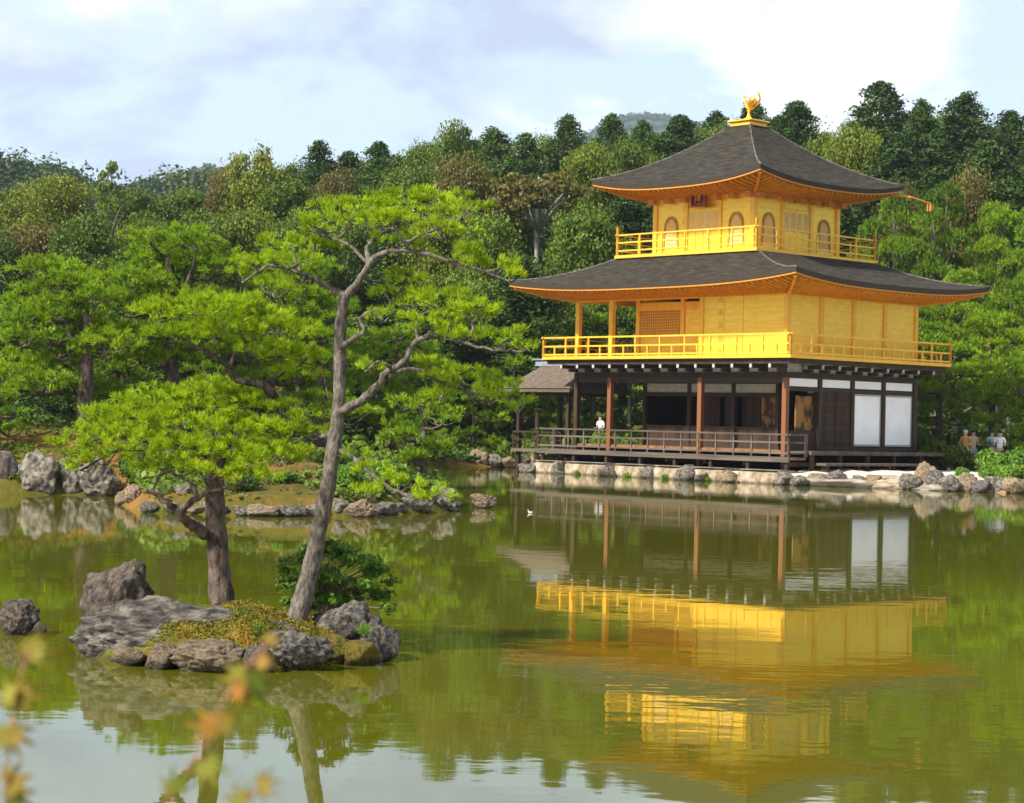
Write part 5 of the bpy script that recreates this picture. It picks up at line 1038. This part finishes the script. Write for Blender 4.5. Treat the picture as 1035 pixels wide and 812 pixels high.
# ------------------------------------------------------------------ visitors
M['skin'] = mat('skin', (.55, .33, .22), .6); M['hair_d'] = mat('dark_hair', (.015, .012, .01), .6); M['hair_g'] = mat('grey_hair', (.5, .48, .45), .7)
CL = {k: mat(k+'_cloth', c, .85, bump=.004, bscale=30) for k, c in dict(white=(.78, .79, .82), blue=(.30, .42, .60), orange=(.60, .26, .08), beige=(.55, .44, .32), dark=(.03, .03, .04), navy=(.04, .05, .10)).items()}
def skin_mesh(name, verts, edges, m, sub=1):
    me = bpy.data.meshes.new(name); me.from_pydata([v[:3] for v in verts], edges, []); o = bpy.data.objects.new(name, me); COL.objects.link(o)
    sk = o.modifiers.new('skin', 'SKIN'); sk.use_smooth_shade = True
    for i, v in enumerate(verts): me.skin_vertices[0].data[i].radius = (v[3], v[4] if len(v) > 4 else v[3])
    me.skin_vertices[0].data[0].use_root = True
    ss = o.modifiers.new('sub', 'SUBSURF'); ss.levels = sub
    dg = bpy.context.evaluated_depsgraph_get(); ev = o.evaluated_get(dg); out = bpy.data.meshes.new_from_object(ev); out.materials.clear(); out.materials.append(m)
    bpy.data.objects.remove(o); return out
def person(loc, rz, top, legs, hair, label, bent=.35):
    o = empty('person', loc, rz)       # faces +y of its own frame
    v = [(0, 0, .95, .125, .10), (0, .0, 1.12, .12, .09), (0, .01, 1.30, .15, .10), (0, 0, 1.43, .10, .07), (0, .01, 1.50, .055), (0, .03, 1.58, .085, .095), (0, .02, 1.67, .075, .085)]
    e = [(0, 1), (1, 2), (2, 3), (3, 4), (4, 5), (5, 6)]
    for s_ in (-1, 1):
        b_ = len(v); v += [(s_*.17, 0, 1.41, .052), (s_*.24, -.02, 1.14, .042), (s_*.22, bent*.6, 1.02+bent*.2, .03), (s_*.21, bent*.85, 1.04+bent*.25, .03)]; e += [(3, b_), (b_, b_+1), (b_+1, b_+2), (b_+2, b_+3)]
        b_ = len(v); v += [(s_*.10, 0, .85, .088), (s_*.11, .02, .50, .06), (s_*.11, -.01, .10, .04), (s_*.12, .12, .04, .04)]; e += [(0, b_), (b_, b_+1), (b_+1, b_+2), (b_+2, b_+3)]
    me = skin_mesh('body', v, e, M['skin'], 2)
    # fingers and facial features join the same mesh
    mb = MB()
    for s_ in (-1, 1):
        hx_, hy_, hzz = s_*.21, bent*.9, 1.04+bent*.27
        for k in range(4): fx = hx_+(k-1.5)*.017; mb.tube([(fx, hy_, hzz), (fx, hy_+.05, hzz+.01), (fx, hy_+.08-.01*abs(k-1.5), hzz-.01)], [.009, .008, .006], 5)
        mb.tube([(hx_-s_*.03, hy_-.02, hzz), (hx_-s_*.055, hy_+.02, hzz+.01), (hx_-s_*.05, hy_+.05, hzz)], [.010, .009, .006], 5)
        mb.tube([(s_*.088, .02, 1.60), (s_*.100, .01, 1.64)], [.012, .014], 5)
    mb.tube([(0, .11, 1.655), (0, .142, 1.62)], [.008, .014], 5)
    off = len(me.vertices); import bmesh; bm = bmesh.new(); bm.from_mesh(me); vs = [bm.verts.new(q) for q in mb.v]
    for f_ in mb.f: bm.faces.new([vs[i] for i in f_])
    bm.to_mesh(me); bm.free(); link('body', me, o)
    fm = MB()
    for s_ in (-1, 1): fm.tube([(s_*.032, .118, 1.645), (s_*.032, .128, 1.645)], .010, 6)
    fm.tube([(-.022, .122, 1.575), (0, .128, 1.573), (.022, .122, 1.575)], .005, 5); fm.build('face_features', M['hair_d'], o)
    tv = [(0, 0, .93, .145, .118), (0, 0, 1.12, .138, .108), (0, .01, 1.30, .165, .118), (0, 0, 1.42, .11, .085)]; te = [(0, 1), (1, 2), (2, 3)]
    for s_ in (-1, 1): b_ = len(tv); tv += [(s_*.18, 0, 1.40, .068), (s_*.235, -.015, 1.20, .06)]; te += [(3, b_), (b_, b_+1)]
    link('shirt', skin_mesh('shirt', tv, te, CL[top], 2), o)
    lv = [(0, 0, .93, .14, .115)]; le = []
    for s_ in (-1, 1): b_ = len(lv); lv += [(s_*.10, 0, .82, .10), (s_*.11, .02, .50, .075), (s_*.11, -.01, .12, .06)]; le += [(0, b_), (b_, b_+1), (b_+1, b_+2)]
    link('trousers', skin_mesh('trousers', lv, le, CL[legs], 2), o)
    mb = MB(); mb.lathe([(.086, 0), (.104, .05), (.100, .10), (.07, .145), (.02, .162)], (0, -.012, 1.60), 12); mb.build('hair', M[hair], o, True)
    mb = MB()
    for s_ in (-1, 1): mb.box(s_*.12-.045, s_*.12+.045, -.06, .19, .0, .07)
    mb.build('shoes', CL['dark'], o, bevel=.02); tag(o, label, 'person'); return o
def stand(px, py, Y, *a):
    c = at(px, py, Y); g_ = hz(c.x, Y); person((c.x, Y, g_), *a)
    return c.z-g_
for px, py, Y, rz, top, legs, hair, lab, b_ in [
    (976, 430, 90.5, 2.6, 'orange', 'beige', 'hair_g', 'grey haired visitor in an orange top among the shrubs at right', .2), (984, 430, 91.5, 3.4, 'beige', 'blue', 'hair_d', 'dark haired visitor in beige beside the one in orange', .35),
    (1003, 432, 91, 3.0, 'blue', 'white', 'hair_d', 'visitor in pale blue left of the one in a white shirt', .3), (1011, 424, 90, 2.8, 'white', 'navy', 'hair_d', 'visitor in a white shirt, rightmost of the group behind the shrubs', .4), (607, 425, 104, 2.4, 'white', 'navy', 'hair_d', 'visitor in a white shirt seen under the left end of the golden pavilion', .3)]:
    stand(px, py, Y, rz, top, legs, hair, lab, b_)

# ------------------------------------------------------------------ maple sprigs close to the camera
M['maple'] = leafmat('young_maple_leaf', (.20, .30, .04), (.50, .30, .06), .5, (.62, .16, .04), 9.0); M['maple_stem'] = mat('red_maple_stem', (.24, .09, .035), .5)
def maple_leaf(c, d, size, tilt, red):
    "seven pointed leaf; c base, d direction of the middle lobe"
    d = d.normalized(); side = d.cross(Vector((0, -1, .35)).normalized()).normalized(); up_ = side.cross(d)
    ang = [-118, -78, -40, 0, 40, 78, 118]; ln = [.42, .72, .93, 1, .93, .72, .42]; pts = []
    V = [c]; 
    for i, (a, l_) in enumerate(zip(ang, ln)):
        a = math.radians(a)
        if i: am = math.radians((ang[i]+ang[i-1])/2); V.append(c+(d*math.cos(am)+side*math.sin(am))*size*.42)
        V.append(c+(d*math.cos(a-.19)+side*math.sin(a-.19))*size*l_*.62+up_*size*.02); V.append(c+(d*math.cos(a)+side*math.sin(a))*size*l_-up_*size*(.10+tilt)); V.append(c+(d*math.cos(a+.19)+side*math.sin(a+.19))*size*l_*.55+up_*size*.02)
    Fc = [(0, i, i+1) for i in range(1, len(V)-1)]; return V, Fc
def sprig(name, stem, leaves, lab, seed):
    base = at(*stem[0]); g0 = Vector((base.x, base.y, .6)); o = empty('maple_sprig', g0)
    pth = [Vector((base.x-.02, base.y, .6))-g0, Vector((base.x-.01, base.y, .6+(base.z-.6)*.5))-g0, Vector((base.x, base.y, .6+(base.z-.6)*.9))-g0]+[at(*q)-g0 for q in stem]; MB().tube(smooth_path(pth, 4), .0011, 5).build('stem', M['maple_stem'], o, True)
    rg = random.Random(seed)
    for (px, py, Y, ang, size, red) in leaves:
        c = at(px, py, Y)-g0; d = Vector((math.cos(math.radians(ang)), rg.uniform(-.4, .4), math.sin(math.radians(ang)))); V, Fc = maple_leaf(c, d, size*.85, rg.uniform(0, .25), red)
        me = bpy.data.meshes.new('leaf'); me.from_pydata([tuple(v) for v in V], [], Fc); me.materials.append(M['maple'])
        a = me.attributes.new('tint', 'FLOAT', 'POINT'); a.data.foreach_set('value', [red*(1.2 if i == 0 else .8)+.1*rg.random() for i in range(len(V))])
        so = link('leaf', me, o); s_ = so.modifiers.new('thick', 'SOLIDIFY'); s_.thickness = .0004
        near_ = min(pth, key=lambda q: (q-c).length); MB().tube([near_, (near_+c)*.5+Vector((0, 0, .002)), c], .0009, 4).build('petiole', M['maple_stem'], o)
    tag(o, lab, 'branch')
sprig('a', [(4, 840, 2.0), (8, 780, 2.0), (14, 720, 2.02), (22, 680, 2.05), (30, 655, 2.06)], [(30, 657, 2.06, 5, .040, .1), (30, 656, 2.06, 170, .020, .2), (16, 702, 2.03, 0, .034, .8), (14, 704, 2.02, 175, .030, .7), (10, 742, 2.0, -20, .034, .5), (8, 744, 2.0, 190, .03, .5), (6, 792, 2.0, 15, .036, .6), (12, 804, 2.0, -30, .032, .1)], 'blurred maple sprig with green and orange leaves in the lower left corner', 1)
sprig('b', [(150, 850, 1.9), (172, 805, 1.9), (196, 768, 1.92), (214, 738, 1.94), (230, 700, 1.95), (252, 672, 1.97), (270, 652, 1.98)], [(272, 650, 1.98, 60, .020, 1.0), (246, 684, 1.96, 185, .032, .2), (250, 688, 1.96, -50, .036, .1), (216, 735, 1.94, 170, .034, .9), (222, 730, 1.94, -20, .030, .8), (206, 770, 1.92, -60, .036, .2), (178, 800, 1.9, 100, .03, .2), (262, 668, 1.97, -15, .022, 1.0), (236, 700, 1.95, 15, .022, .9)], 'blurred maple sprig with orange red shoots left of the bottom centre', 2)
sprig('c', [(232, 860, 1.8), (246, 815, 1.8), (262, 795, 1.8)], [(262, 795, 1.8, 20, .026, .6), (248, 812, 1.8, 165, .03, .3)], 'blurred maple leaf tips at the bottom edge right of the pine reflection', 3)

# ------------------------------------------------------------------ haze
hb = MB().box(-1100, 1100, -18, 3300, -3, 520)
mh = bpy.data.materials.new('haze'); mh.use_nodes = True; t = mh.node_tree; t.nodes.clear(); pv = N(t, 'ShaderNodeVolumePrincipled'); pv.inputs['Color'].default_value = (.72, .84, 1, 1); pv.inputs['Density'].default_value = .00012; pv.inputs['Anisotropy'].default_value = .2
oo = N(t, 'ShaderNodeOutputMaterial'); t.links.new(pv.outputs[0], oo.inputs['Volume'])
hz_o = hb.build('haze', mh); tag(hz_o, 'thin bluish air that pales the far hills', 'haze', kind='stuff')
